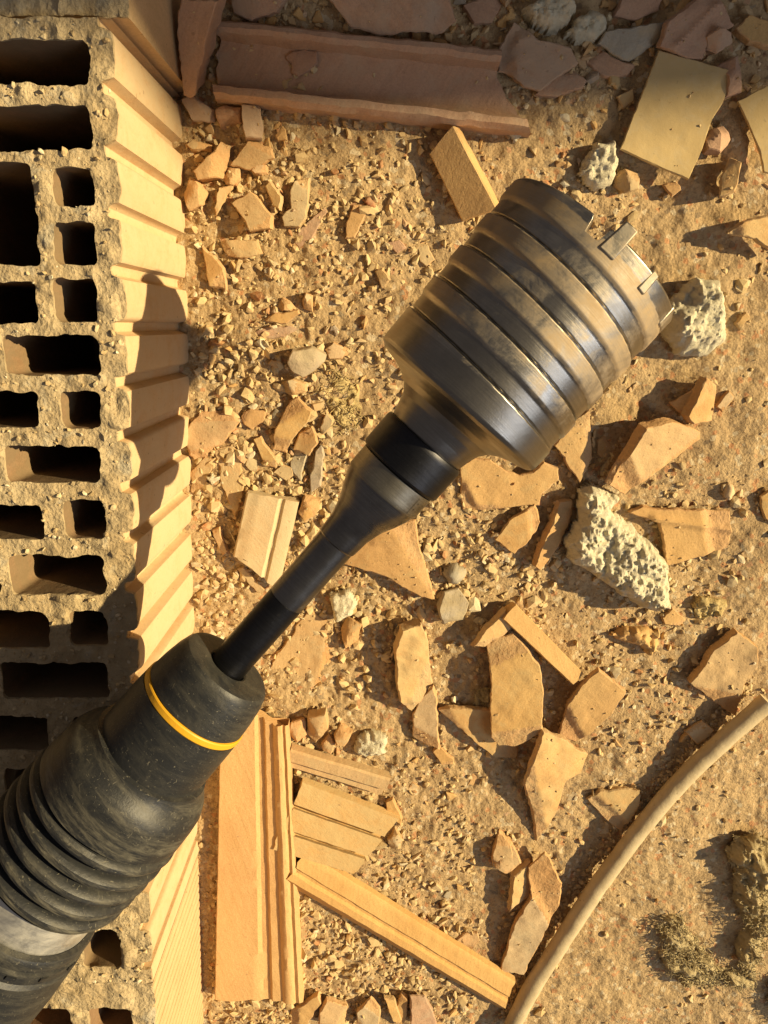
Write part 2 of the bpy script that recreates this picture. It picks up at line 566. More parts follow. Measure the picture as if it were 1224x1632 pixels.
def rightx(y):        # the grooved face runs slightly skew to the picture
    return -0.1250 + (y - 0.0) * 0.036

def face_loop(y0, y1, xl, pitch, gw, gd, phase=0.0):
    """outer loop counter-clockwise: left edge x = xl, right edge with rounded panels between recessed grooves"""
    pts = [(xl, y1), (xl, y0)]
    step = min(0.0011, gw / 6)
    y = y0
    while y < y1:
        q = (y - y0 - phase) % pitch
        edge = min(0.0017, gw * 0.3)
        if q < gw:
            u = min(1, min(q, gw - q) / edge)
            dep = gd * (u * u * (3 - 2 * u))
            bul = 0.0
        else:
            u = (q - gw) / (pitch - gw)
            dep = 0.0
            bul = min(0.0008, gd * 0.2) * (1 - abs(2 * u - 1) ** 3)
        pts.append((rightx(y) - dep + bul, y))
        y += step
    pts.append((rightx(y1), y1))
    return pts

cells = [(-90, 65, 140, 132), (-90, 170, 142, 237), (-90, 261, 55, 420), (86, 269, 147, 326), (86, 355, 151, 419),
         (-90, 451, 57, 515), (88, 446, 151, 511), (-90, 536, -8, 596), (7, 536, 156, 596), (-90, 627, 60, 680), (98, 625, 158, 680),
         (-90, 713, -6, 768), (10, 713, 158, 768), (-90, 807, 67, 858), (103, 799, 165, 857), (-90, 888, -4, 946), (17, 888, 166, 946),
         (-90, 975, 74, 1032), (113, 975, 168, 1028), (-90, 1058, -14, 1112), (4, 1058, 170, 1112), (-90, 1143, 76, 1195), (119, 1143, 168, 1192),
         (10, 1226, 175, 1280), (-90, 1226, -10, 1280), (-90, 1312, 85, 1362), (122, 1312, 176, 1362), (18, 1395, 182, 1448), (-90, 1395, -8, 1448),
         (-90, 1484, 95, 1542), (132, 1484, 190, 1542)]
holes = []
for x0, y0, x1, y1 in cells:
    a, b = W2(x0, y1), W2(x1, y0)
    c1_, c2_ = W2(x0, y0), W2(x1, y1)
    xa, xb = min(a[0], c1_[0]) if x0 < 0 else (a[0] + c1_[0]) / 2, (b[0] + c2_[0]) / 2
    xb = min(xb, rightx(a[1]) - 0.0075)
    holes.append(rrect(xa - (0.0009 if x0 > 0 else 0), a[1] - 0.0009, min(xb + 0.0009, rightx(a[1]) - 0.0075), b[1] + 0.0009, 0.0035))
yA1, yA0 = W2(160, 28)[1], W2(200, 1566)[1]
outerA = face_loop(yA0, yA1, -0.262, 0.0262, 0.0080, 0.0052, 0.0085)
brick = hollow_brick('hollow_brick', outerA, holes, BH, 41)
tag(brick, 'large hollow clay brick with open cells and grooved side, lying under the rotary hammer', 'brick')

yB1, yB0 = yA0 - 0.0035, yA0 - 0.16
hb = []
for k, (xa, xb) in enumerate(((-0.235, -0.19), (-0.18, -0.1535))):
    for j in range(3):
        hb.append(rrect(xa, yB1 - 0.046 - 0.04 * j, xb - 0.0015 * j, yB1 - 0.018 - 0.04 * j, 0.0035))
brick2 = hollow_brick('hollow_brick', face_loop(yB0, yB1, -0.262, 0.0075, 0.0022, 0.0011, 0.003), hb, BH - 0.003, 52)
tag(brick2, 'hollow clay brick with fine grooved side at the bottom left corner', 'brick')
yC0 = yA1 + 0.002
hc = [rrect(-0.235, yC0 + 0.014 + 0.036 * j, -0.138, yC0 + 0.036 + 0.036 * j, 0.0035) for j in range(3)]
brick3 = hollow_brick('hollow_brick', [(x + (0.006 if i > 1 else 0), y) for i, (x, y) in enumerate(face_loop(yC0, yC0 + 0.12, -0.262, 0.2, 0.004, 0.002, 0.1))], hc, BH - 0.004, 63)
tag(brick3, 'shaded hollow clay brick with smooth side in the top left corner', 'brick')

# ------------------------------------------------------------------ lathe along an axis (hammer and bit)
ZA = 0.162                                  # profiles below are measured for a level axis at this height ...
B0 = un(363, 1062, ZA)
BX = (un(363 + 0.66 * 896, 1062 - 0.751 * 896, ZA) - B0).normalized()
A0 = un(363, 1062, 0.168)                   # ... and rescaled to the real one, which dips towards the cup
A1 = un(363 + 0.66 * 896, 1062 - 0.751 * 896, 0.160)
AX = (A1 - A0).normalized()
SIDE = AX.cross(Vector((0, 0, 1))).normalized()
UPV = SIDE.cross(AX).normalized()
CAMF = Vector((0, -math.sin(TH), -math.cos(TH)))
CAMP = Vector((0, 0, HC))
TG = np.linspace(-0.42, 0.32, 300)
TN, SC = [], []
for t_ in TG:
    p_ = B0 + BX * float(t_)
    d_ = p_ - CAMP
    # point of the real axis seen at the same place of the level one
    nrm_ = d_.cross(Vector((0, 0, 1)).cross(BX)).normalized()
    nrm_ = d_.cross(SIDE).normalized()
    tn = (CAMP - A0).dot(nrm_) / AX.dot(nrm_)
    TN.append(tn)
    SC.append((A0 + AX * tn - CAMP).dot(CAMF) / d_.dot(CAMF))
TN, SC = np.array(TN), np.array(SC)

def remap(TT, RR):
    return np.interp(TT, TG, TN), RR * np.interp(TT, TG, SC)

def axp(t, r, phi):
    t2, r2 = remap(t, r)
    return A0 + AX * float(t2) + (SIDE * math.cos(phi) + UPV * math.sin(phi)) * float(r2)

def lathe(name, prof, mat, parent, nphi=96, fr=None, dust=None, sharp=28, sub=0.0015):
    """prof: list of (t mm, r mm); fr(t, phi, r) -> r"""
    pts = []
    for i in range(len(prof) - 1):
        (t0, r0), (t1, r1) = prof[i], prof[i + 1]
        k = max(1, int(math.hypot(t1 - t0, r1 - r0) / 1000 / sub)) if sub else 1
        for j in range(k):
            pts.append((t0 + (t1 - t0) * j / k, r0 + (r1 - r0) * j / k))
    pts.append(prof[-1])
    T = np.array([p[0] for p in pts]) / 1000
    R = np.array([p[1] for p in pts]) / 1000
    ph = np.arange(nphi) * 2 * math.pi / nphi
    TT, PP = np.meshgrid(T, ph, indexing='ij')
    RR = np.repeat(R[:, None], nphi, 1)
    if fr:
        TT, RR = fr(TT, PP, RR)
    dust_v = dust(TT, PP, RR).ravel() if dust is not None else None
    TT, RR = remap(TT, RR)
    A0n, AXn, Sn, Un = (np.array(v) for v in (A0, AX, SIDE, UPV))
    V = A0n + TT[..., None] * AXn + RR[..., None] * (np.cos(PP)[..., None] * Sn + np.sin(PP)[..., None] * Un)
    n_ = len(T)
    ii = np.arange(n_ * nphi).reshape(n_, nphi)
    jj = np.roll(ii, -1, 1)
    Fq_ = np.stack([ii[:-1].ravel(), ii[1:].ravel(), jj[1:].ravel(), jj[:-1].ravel()], 1)
    V = V.reshape(-1, 3)
    at = None
    if dust is not None:
        at = {'dust': dust_v}
    return build(name, V, Fq_, mat, parent, sharp=sharp, attrs=at)

bit = empty('core_bit', axp(0.205, 0, 0))
tag(bit, 'large steel core drill bit with spiral grooved cup, held in the rotary hammer', 'drill bit')
lathe('shank', [(-20, 9.0), (44, 9.0), (44.4, 8.6)], 'steel_black', bit, 64)
lathe('shank_neck', [(44.3, 9.1), (60, 9.1), (80.5, 9.2), (81.2, 9.8), (82, 9.9), (90, 10.5), (98, 12.6), (104, 15.6), (109, 17.6), (112.5, 18.4)], 'steel_shank', bit, 72)
ring = lathe('neck_ring', [(112.4, 17.6), (112.6, 18.9), (113.2, 19.2), (123.5, 19.2), (124, 18.6)], 'steel_ring', bit, 72)
lathe('collar', [(123.4, 17.0), (124.4, 20.2), (125.4, 20.8), (140.5, 20.8), (141.8, 20.2), (142.0, 18.0)], 'steel_black', bit, 72)

RC, T0, T1 = 43.6, 163.5, 246.0
PITCH = 16.2

def cup_f(TT, PP, RR):
    t = TT * 1000
    ok = (RR * 1000 > RC - 0.3) & (t > T0 + 3)
    ph = ((t - (T0 + 14)) / PITCH - (PP - 2.0) / (2 * math.pi)) % 1.0
    def ss(a, b, x):
        u = np.clip((x - a) / (b - a), 0, 1)
        return u * u * (3 - 2 * u)
    low = 0.75 * ss(0.0, 0.03, ph) * (1 - ss(0.44, 0.60, ph)) + 0.9 * ss(0.0, 0.03, ph) * (1 - ss(0.05, 0.085, ph))
    fade = np.clip((t - (T0 + 10)) / 2.5, 0, 1) * np.clip((T1 - 6.5 - t) / 1.5, 0, 1)
    R2 = np.where(ok, RR - 0.0013 * low * fade, RR)
    # notches in the rim beside the teeth
    for k in range(1):
        d_ = np.abs((PP - 1.80 + math.pi) % (2 * math.pi) - math.pi)
        notch = (1 - np.clip((d_ - 0.07) / 0.02, 0, 1)) * (1.0 if k == 0 else 0.35)
        TT = np.where(t > T1 - 9, TT - notch * 0.0065 * np.clip((t - (T1 - 9)) / 9, 0, 1), TT)
    return TT, R2

def cup_dust(TT, PP, RR):
    t = TT * 1000
    ph = ((t - (T0 + 14)) / PITCH - (PP - 2.0) / (2 * math.pi)) % 1.0
    land = np.where(ph > 0.50, 0.34, -0.14)
    return np.clip((t - T0 - 18) / 60, -0.3, 0.5) + np.where(t > T0 + 12, land, 0) + 0.1

prof = [(142, 19.0), (144, 19.6), (148, 20.4), (152, 21.8), (155.5, 24.5), (158, 28.5), (159.6, 33), (160.6, 38), (161.6, 41.2), (163, 43.0), (164.5, RC),
        (T1 - 0.6, RC), (T1, RC - 0.5), (T1, RC - 5.0), (T1 - 0.6, RC - 5.5), (172, RC - 5.5), (168, RC - 9), (166.5, 8), (166.5, 0.5)]
cup = lathe('cup', prof, 'steel_cup', bit, 360, cup_f, cup_dust, sharp=None, sub=0.0004)
for k, a0 in enumerate((1.50, 1.08, 0.52, -0.1, -0.7, -1.3, -1.9, -2.5)):
    vs = []
    for t_ in (T1 - 8, T1 + (5.5 if k == 0 else 1.0)):
        ins = 0 if t_ < T1 else 0.6
        for r_ in (RC - 6.2, RC + 0.7 - ins):
            for da in (0.02, 0.17 - 0.03 * (ins > 0)):
                vs.append(tuple(axp(t_ / 1000, r_ / 1000, a0 + da * (1.15 if k == 0 else 0.7))))
    fs = [(0, 1, 3, 2), (4, 6, 7, 5), (0, 4, 5, 1), (2, 3, 7, 6), (0, 2, 6, 4), (1, 5, 7, 3)]
    t_o = build('tooth', vs, fs, 'carbide', cup)
    bv = t_o.modifiers.new('bevel', 'BEVEL')
    bv.width = 0.0007
    bv.segments = 2
# stamped mark on the ring of the neck
vs, fs = [], []
for s_, (ta, tb, pa, pb) in enumerate(((114, 114.5, 0.38, 0.86), (121.8, 122.3, 0.38, 0.86), (114, 122.3, 0.38, 0.405), (114, 122.3, 0.835, 0.86), (116, 120.3, 0.47, 0.51), (116, 120.3, 0.58, 0.60), (116.2, 117, 0.62, 0.76), (119.4, 120.2, 0.62, 0.76))):
    K = 6
    for rr in (18.9, 19.42):
        for t_ in (ta, tb):
            for q in range(K):
                vs.append(tuple(axp(t_ / 1000, rr / 1000, pa + (pb - pa) * q / (K - 1))))
    o_ = s_ * 4 * K
    for q in range(K - 1):
        fs.append((o_ + 2 * K + q, o_ + 2 * K + q + 1, o_ + 3 * K + q + 1, o_ + 3 * K + q))
        fs.append((o_ + q, o_ + q + 1, o_ + 2 * K + q + 1, o_ + 2 * K + q))
        fs.append((o_ + K + q, o_ + 3 * K + q, o_ + 3 * K + q + 1, o_ + K + q + 1))
build('stamped_mark', vs, fs, 'steel_ring', ring)

ham = empty('rotary_hammer', axp(-0.17, 0, 0) - Vector((0, 0, 0.042)))
tag(ham, 'black rotary hammer with yellow ring and ribbed rubber sleeve, lying across the hollow brick', 'power tool')

def wob(TT, PP, RR):
    return TT, RR * (1 + 0.006 * np.sin(3 * PP + TT * 60) + 0.004 * np.sin(7 * PP))

lathe('nose_cap', [(-10, 9.15), (0.2, 9.5), (0.8, 10.4), (1.0, 14), (0.9, 20.8), (0.3, 22.4), (-1.2, 23.6), (-6, 25.0), (-14, 26.3), (-22.5, 27.2), (-23.3, 26.6)], 'rubber', ham, 96, wob, lambda T, P_, R: 0.2 + 0 * T)
lathe('yellow_ring', [(-23.0, 25), (-23.2, 27.5), (-23.8, 27.9), (-26.2, 28.1), (-26.8, 27.7), (-27.0, 25)], 'yellow_rubber', ham, 96)
lathe('chuck_sleeve', [(-26.8, 25), (-27, 28.0), (-34, 28.4), (-50, 28.9), (-58, 28.9), (-58.6, 31.2), (-61, 31.8), (-64, 33.6), (-68, 37.2), (-72, 39.0), (-78, 39.8), (-85, 40.3), (-90.5, 40.6), (-91.5, 39.6)],
      'rubber', ham, 96, wob, lambda T, P_, R: np.where(-T * 1000 > 58.4, 0.38 + 0.3 * np.clip((-T * 1000 - 76) / 12, 0, 1), 0.12))
ribp = [(-91.0, 38.8)]
ribd = []
t = -91.5
for k in range(5):
    r_ = 41.4 + 0.5 * math.sin(k * 0.6)
    ribp += [(t, r_ - 7.5), (t - 1.5, r_ - 2.0), (t - 3.2, r_ - 0.2), (t - 4.8, r_ + 0.2), (t - 6.4, r_ - 0.2), (t - 7.8, r_ - 2.0), (t - 9.0, r_ - 7.6)]
    t -= 10.2
ribp += [(t, 38.5), (t - 1.0, 37.0), (t - 2.0, 33)]
TB = t - 1.5
lathe('ribbed_sleeve', ribp, 'rubber', ham, 96, wob,
      lambda T, P_, R: np.where(R > 0.0408, 0.7, 0.05))
lathe('metal_band', [(TB + 2, 35.2), (TB - 1, 35.8), (TB - 18.5, 36.2), (TB - 19.5, 35.8)], 'alu_band', ham, 96)
rear = lathe('rear_collar', [(TB - 18.5, 36.5), (TB - 19.2, 39.2), (TB - 21, 40.3), (TB - 25, 40.6), (TB - 26, 39.2), (TB - 27.2, 39.2), (TB - 28, 41), (TB - 33, 41.5), (TB - 34, 40.6)], 'rubber', ham, 96, None, lambda T, P_, R: 0.3 + 0 * T)
lathe('housing', [(TB - 33.5, 40.5), (TB - 36, 42.5), (TB - 60, 45), (TB - 120, 48), (TB - 150, 47), (TB - 154, 40), (TB - 155, 0.5)], 'rubber', ham, 96, None, lambda T, P_, R: 0.2 + 0 * T)
for k in range(7):
    a0 = 0.3 + k * 0.42
    vs = [tuple(axp((TB - 28.5 - dt) / 1000, rr / 1000, a0 + da)) for dt in (0, 2.2) for rr in (40.4, 42.0) for da in (0, 0.12)]
    build('vent_rib', vs, [(0, 1, 3, 2), (4, 6, 7, 5), (0, 4, 5, 1), (2, 3, 7, 6), (0, 2, 6, 4), (1, 5, 7, 3)], 'rubber', rear)

# ------------------------------------------------------------------ broken pieces: plates, bars and lumps
LM = []           # picture middle and label of each traced piece
POLYS = []        # picture outlines of the traced pieces, so that loose chips keep clear of them
CROPS = {'A': (280, 0, 2.354), 'B': (740, 0, 2.529), 'D': (280, 440, 2.782), 'E': (700, 560, 2.336), 'F': (600, 940, 1.9615),
         'G': (780, 1200, 2.757), 'H': (300, 1150, 2.186), 'C': (300, 900, 2.448), 'I': (440, 1040, 3.221), 'K': (290, 180, 3.709), 'L': (460, 1440, 3.221), 'P': (0, 0, 1.0)}

def cpx(crop, pts):
    ox, oy, s = CROPS[crop]
    return [(ox + x / s, oy + y / s) for x, y in pts]

SEED = [100]
ONTOP = []
HEAP = []

def shard(name, crop, pts, th, mat, label, cat, lift=0.0, tilt=(0, 0), rag=0.5, group=None, bow=0.0, warp=0.45, spalls=None, ridge=None):
    """plate with a broken outline; th, lift, rag, bow in mm; tilt = slope of the top towards +x and +y"""
    SEED[0] += 1
    sd_ = SEED[0]
    lift = lift * 0.45 if lift < 10 else lift * 0.6
    th = th * (0.78 if spalls is None else 1.0)
    px = cpx(crop, pts)
    POLYS.append(px)
    cx, cy = sum(p[0] for p in px) / len(px), sum(p[1] for p in px) / len(px)
    c0 = un(cx, cy, 0.004)
    g0 = gz(c0.x, c0.y)
    z0 = g0 + th / 1000 + lift / 1000
    a, b = tilt
    for _ in range(3):
        cc = un(cx, cy, z0)
        W = []
        for x, y in px:
            d = raydir(x, y)
            k = (z0 - HC + a * (0 - cc.x) + b * (0 - cc.y)) / (d.z - a * d.x - b * d.y)
            q = d * k
            W.append((q.x, q.y))
        W = np.array(W)
        off = a * (W[:, 0] - cc.x) + b * (W[:, 1] - cc.y)
        z0 = g0 + (th + lift - 1.0) / 1000 - min(0, off.min())
    A2 = 0.5 * np.sum(W[:, 0] * np.roll(W[:, 1], -1) - np.roll(W[:, 0], -1) * W[:, 1])
    if A2 < 0:
        W = W[::-1]
    L = jitterloop(W, 0.0016)
    nrm = np.roll(L, -1, 0) - np.roll(L, 1, 0)
    nrm = np.stack([nrm[:, 1], -nrm[:, 0]], 1)
    nrm /= np.linalg.norm(nrm, axis=1)[:, None] + 1e-12
    r0 = rag / 1000
    L = L + nrm * (r0 * (1.3 * fbm(L, 110, 3, sd_) + 0.7 * vnoise(L, 480, sd_ + 3)))[:, None]
    k = len(L)
    cxy = np.array([cc.x, cc.y])
    N = Vector((-a, -b, 1)).normalized()
    rad = np.abs(L - cxy).max() + 1e-6
    rs = np.random.default_rng(sd_)
    cuts = []
    for _ in range(spalls if spalls is not None else int(rs.integers(1, 3))):
        an_ = rs.uniform(0, 2 * math.pi)
        dn = np.array([math.cos(an_), math.sin(an_)])
        pj = (L - cxy) @ dn
        cuts.append((dn, pj.max() - rs.uniform(0.12, 0.34 if spalls is None else 0.55) * (pj.max() - pj.min()), rs.uniform(0.2, 0.7 if spalls is None else 0.9)))
    def ztop(p):
        return zplain(p) - np.minimum(sum(np.clip((p - cxy) @ dn - c_ + 0.0008 * vnoise(p, 200, sd_ + 21), 0, 1) * sl for dn, c_, sl in cuts), 0.62 * th / 1000)
    if ridge:
        ra, rb = (np.array(tuple(un(x, y, z0))[:2]) for x, y in cpx(crop, ridge[:2]))
    def zplain(p):
        u = (p - cxy)
        rz = 0.0
        if ridge:
            ab = rb - ra
            tt = np.clip(((p - ra) @ ab) / (ab @ ab), 0, 1)
            rz = ridge[2] / 1000 * np.exp(-(np.linalg.norm(p - ra - tt[:, None] * ab, axis=1) / (ridge[3] / 1000)) ** 2)
        return rz + z0 + u @ np.array([a, b]) + warp / 1000 * fbm(p, 90, 3, sd_ + 7) - bow / 1000 * (u ** 2).sum(1) / rad ** 2
    ch = min(0.0007, th / 1000 * 0.25)
    I = L - nrm * (ch * (0.8 + 0.5 * vnoise(L, 300, sd_ + 9)))[:, None]
    lo, hi = I.min(0), I.max(0)
    gx, gy = np.meshgrid(np.arange(lo[0], hi[0], 0.0018), np.arange(lo[1], hi[1], 0.0018))
    S = np.stack([gx.ravel(), gy.ravel()], 1)
    if len(S):
        S = S[inpoly(S, I)]
    if len(S):
        S = S[distpoly(S, I) > 0.0012]
    r = delaunay_2d_cdt([Vector(p) for p in I] + [Vector(p) for p in S], [(i, (i + 1) % k) for i in range(k)], [], 1, 1e-7)
    cv = np.array([tuple(v) for v in r[0]])
    V = [np.column_stack([cv, ztop(cv)])]
    Fc = []
    for f in r[2]:
        p0, p1, p2 = cv[f[0]], cv[f[1]], cv[f[2]]
        if (p1[0] - p0[0]) * (p2[1] - p0[1]) - (p1[1] - p0[1]) * (p2[0] - p0[0]) < 0:
            f = f[::-1]
        Fc.append(tuple(f))
    nv = len(cv)
    # inner loop duplicated inside the rings so that the chamfer meets the top
    rings = [(I, ztop(I))]
    zl = ztop(L) - ch
    rings.append((L, zl))
    zt = zplain(L)
    if len(S):
        pk = S[rs.random(len(S)) < (0.04 if mat != 'tan_board' else 0.014)]
        if len(pk):
            ONTOP.append(np.column_stack([pk, ztop(pk)]))
    if mat != 'tan_board' and lift < 4:
        pe = (L + nrm * rs.uniform(-0.0004, 0.0032, (k, 1)))[rs.random(k) < 0.42]
        if len(pe):
            HEAP.append(pe)
    nn = np.array(N)
    for fz, fj in ((0.5, 0.9), (0.97, 0.8), (1.0, 0.0)):
        j = r0 * 1.3 * fj * vnoise(np.column_stack([L, np.full(k, fz)]), 260, sd_ + 13)
        Q = L + nrm * (j - (0.0006 if fz == 1.0 else 0))[:, None] - nn[:2] * th / 1000 * fz
        rings.append((Q, np.minimum(zt - th / 1000 * fz * nn[2], zl - 0.0003 * (1 + fz))))
    base_i = nv
    for Q, zq in rings:
        V.append(np.column_stack([Q, zq]))
    for q in range(len(rings) - 1):
        for i in range(k):
            j = (i + 1) % k
            Fc.append((base_i + q * k + i, base_i + (q + 1) * k + i, base_i + (q + 1) * k + j, base_i + q * k + j))
    Fc.append(tuple(base_i + (len(rings) - 1) * k + i for i in range(k))[::-1])
    LM.append((cx, cy, label))
    drop = zplain(cv) - ztop(cv)
    ntop = len(r[2])
    fm = [1 if drop[list(f)].mean() > 0.0003 else 0 for f in Fc[:ntop]] + [1] * (len(Fc) - ntop)
    frm = 'brick_fracture' if mat.startswith('brick') and mat != 'brick_mauve' else mat
    ob = build(name, np.concatenate(V), Fc, None, mats=[mat, frm], fmat=fm, sharp=30)
    tag(ob, label, cat, group)
    return ob

def strip(name, crop, pa, pb, wa, wb, prof, mat, label, cat, za=0.0, zb=0.0, roll=0.0, cuta=0.0, cutb=0.0, rag=1.2, ew=0.25, group=None):
    """bar extruded from pa to pb (picture points of its middle line); wa, wb = picture widths;
    prof = closed (u in -0.5..0.5 across, v in mm up), counter-clockwise; za, zb = mm over the ground"""
    SEED[0] += 1
    sd_ = SEED[0]
    (ax_, ay_), (bx_, by_) = cpx(crop, [pa, pb])
    s = CROPS[crop][2]
    hmax = max(v for _, v in prof) / 1000
    PA, PB = un(ax_, ay_, za / 1000 + hmax * 0.7), un(bx_, by_, zb / 1000 + hmax * 0.7)
    PA.z = gz(PA.x, PA.y) + za / 1000 - 0.001
    PB.z = gz(PB.x, PB.y) + zb / 1000 - 0.001
    dv = (ax_ - bx_, ay_ - by_)
    ll = math.hypot(*dv)
    pxn = (-dv[1] / ll, dv[0] / ll)
    for (x, y, w) in ((ax_, ay_, wa / s), (bx_, by_, wb / s)):
        pass
    ha, hb_ = wa / s / 2, wb / s / 2
    POLYS.append([(ax_ + pxn[0] * ha, ay_ + pxn[1] * ha), (bx_ + pxn[0] * hb_, by_ + pxn[1] * hb_), (bx_ - pxn[0] * hb_, by_ - pxn[1] * hb_), (ax_ - pxn[0] * ha, ay_ - pxn[1] * ha)])
    WA, WB = wa / s * mpp(ax_, ay_, za / 1000 + hmax), wb / s * mpp(bx_, by_, zb / 1000 + hmax)
    D = PB - PA
    Ln = D.length
    T = D.normalized()
    S_ = T.cross(Vector((0, 0, 1))).normalized()
    U_ = S_.cross(T).normalized()
    rm = Matrix.Rotation(math.radians(roll), 3, T)
    S_, U_ = rm @ S_, rm @ U_
    # refine the profile
    pr = jitterloop([(u, v) for u, v in prof], 1e9)
    fine = []
    for i in range(len(pr)):
        a, b = pr[i], pr[(i + 1) % len(pr)]
        dl = math.hypot((b[0] - a[0]) * WA * 1000, b[1] - a[1])
        kk = max(1, int(dl / 3.5))
        for j in range(kk):
            fine.append(a + (b - a) * j / kk)
    pr = np.array(fine)
    m = len(pr)
    ns = max(3, int(Ln / 0.0035))
    V = []
    Tn, Sn, Un = np.array(T), np.array(S_), np.array(U_)
    for i in range(ns + 1):
        f = i / ns
        w = WA + (WB - WA) * f
        c_ = np.array(PA) + np.array(D) * f
        q = c_ + np.outer(pr[:, 0] * w, Sn) + np.outer(pr[:, 1] / 1000, Un)
        if i in (0, ns):
            cut = cuta if i == 0 else cutb
            jit = rag / 1000 * (fbm(q, 150, 2, sd_) + 0.7 * vnoise(q, 420, sd_ + 1))
            q = q + np.outer(cut / 1000 * pr[:, 0] * 2 + jit, Tn)
        elif i in (1, ns - 1):
            cut = cuta if i == 1 else cutb
            q = q + np.outer(cut / 1000 * pr[:, 0] * 2 * 0.8, Tn)
        q = q + np.outer(ew / 1000 * fbm(q, 140, 3, sd_ + 4), Un) + np.outer(ew / 1000 * fbm(q, 140, 3, sd_ + 8), Sn)
        V.append(q)
    V = np.concatenate(V)
    Fc = []
    for i in range(ns):
        for j in range(m):
            j2 = (j + 1) % m
            Fc.append((i * m + j, i * m + j2, (i + 1) * m + j2, (i + 1) * m + j))
    Fc.append(tuple(range(m))[::-1])
    Fc.append(tuple(ns * m + i for i in range(m)))
    Fc = [f[::-1] for f in Fc]
    LM.append(((ax_ + bx_) / 2, (ay_ + by_) / 2, label))
    ob = build(name, V, Fc, mat, sharp=32)
    tag(ob, label, cat, group)
    return ob

def lump(name, crop, pts, h, mat, label, cat, rough=2.0, freq=190, step=0.0011, lift=0.0, group=None, flat=0.55, parent=None):
    """uneven rock or clump inside a picture outline, h mm high"""
    if name == 'rubble_stone' and mat != 'mortar' and rough <= 1.3:
        k_ = SEED[0] * 2.399
        return shard(name, crop, pts, h * 1.05, mat, label, cat, lift=lift, tilt=(0.12 * math.cos(k_), 0.12 * math.sin(k_)), rag=0.45, spalls=4, warp=0.7)
    SEED[0] += 1
    sd_ = SEED[0]
    if mat == 'mortar':
        rough *= 0.6
        freq *= 1.7
    px = cpx(crop, pts)
    POLYS.append(px)
    cx, cy = sum(p[0] for p in px) / len(px), sum(p[1] for p in px) / len(px)
    zm = (h * 0.5 + lift) / 1000
    W = np.array([tuple(un(x, y, zm))[:2] for x, y in px])
    lo, hi = W.min(0) - 0.002, W.max(0) + 0.002
    gx, gy = np.arange(lo[0], hi[0], step), np.arange(lo[1], hi[1], step)
    X_, Y_ = np.meshgrid(gx, gy)
    Pq = np.stack([X_.ravel(), Y_.ravel()], 1)
    ins = inpoly(Pq, W)
    d = distpoly(Pq, W) * np.where(ins, 1, -1)
    d = d + 0.0011 * fbm(Pq, 230, 2, sd_)
    keep = (d > 0).reshape(X_.shape)
    wmax = max(d.max(), 1e-4)
    prof_ = np.clip(d / (wmax * flat), 0, 1)
    prof_ = np.sqrt(1 - (1 - prof_) ** 2)
    c0 = un(cx, cy, zm)
    g0 = gz(c0.x, c0.y)
    z = g0 - 0.0015 + lift / 1000 + h / 1000 * prof_ * (0.85 + 0.3 * vnoise(Pq, 55, sd_ + 2))
    z = z + np.clip(prof_ * 1.6, 0, 1) * rough / 1000 * (fbm(Pq, freq, 3, sd_ + 4, 0.6) - 0.5 * np.abs(vnoise(Pq, freq * 2.3, sd_ + 6)))
    jx = step * 0.35 * np.stack([vnoise(Pq, 700, sd_ + 8), vnoise(Pq, 700, sd_ + 9)], 1)
    V = np.column_stack([Pq + jx, z])
    ids = -np.ones(X_.size, int)
    fk = keep[:-1, :-1] & keep[:-1, 1:] & keep[1:, 1:] & keep[1:, :-1]
    gi = np.arange(X_.size).reshape(X_.shape)
    Q = np.stack([gi[:-1, :-1][fk], gi[:-1, 1:][fk], gi[1:, 1:][fk], gi[1:, :-1][fk]], 1)
    used = np.unique(Q)
    ids[used] = np.arange(len(used))
    Q = ids[Q]
    V = V[used]
    # skirt and underside
    ed = {}
    for f in Q:
        for i in range(4):
            a, b = f[i], f[(i + 1) % 4]
            if (b, a) in ed:
                del ed[(b, a)]
            else:
                ed[(a, b)] = 1
    bl = {}
    V = V.tolist()
    Fc = [tuple(f) for f in Q]
    zb_ = g0 - 0.003 + lift / 1000
    for a, b in ed:
        for v in (a, b):
            if v not in bl:
                bl[v] = len(V)
                V.append((V[v][0] + (c0.x - V[v][0]) * 0.06, V[v][1] + (c0.y - V[v][1]) * 0.06, zb_))
        Fc.append((b, a, bl[a], bl[b]))
    cb = len(V)
    V.append((c0.x, c0.y, zb_))
    for a, b in ed:
        Fc.append((bl[b], bl[a], cb))
    ob = build(name, V, Fc, mat, parent, sharp=50)
    if parent is None:
        LM.append((cx, cy, label))
        tag(ob, label, cat, group)
    return ob

def blob(cx, cy, rx, ry, n=12, rot=0.0, seed=0, j=0.18):
    r = random.Random(seed)
    out = []
    for i in range(n):
        a = 2 * math.pi * i / n
        k = 1 + r.uniform(-j, j)
        x, y = rx * k * math.cos(a), ry * k * math.sin(a)
        out.append((cx + x * math.cos(rot) - y * math.sin(rot), cy + x * math.sin(rot) + y * math.cos(rot)))
    return out

BS = 'brick_shard'
O, PL, DU, MV = 'brick_orange', 'brick_pale', 'brick_dusty', 'brick_mauve'

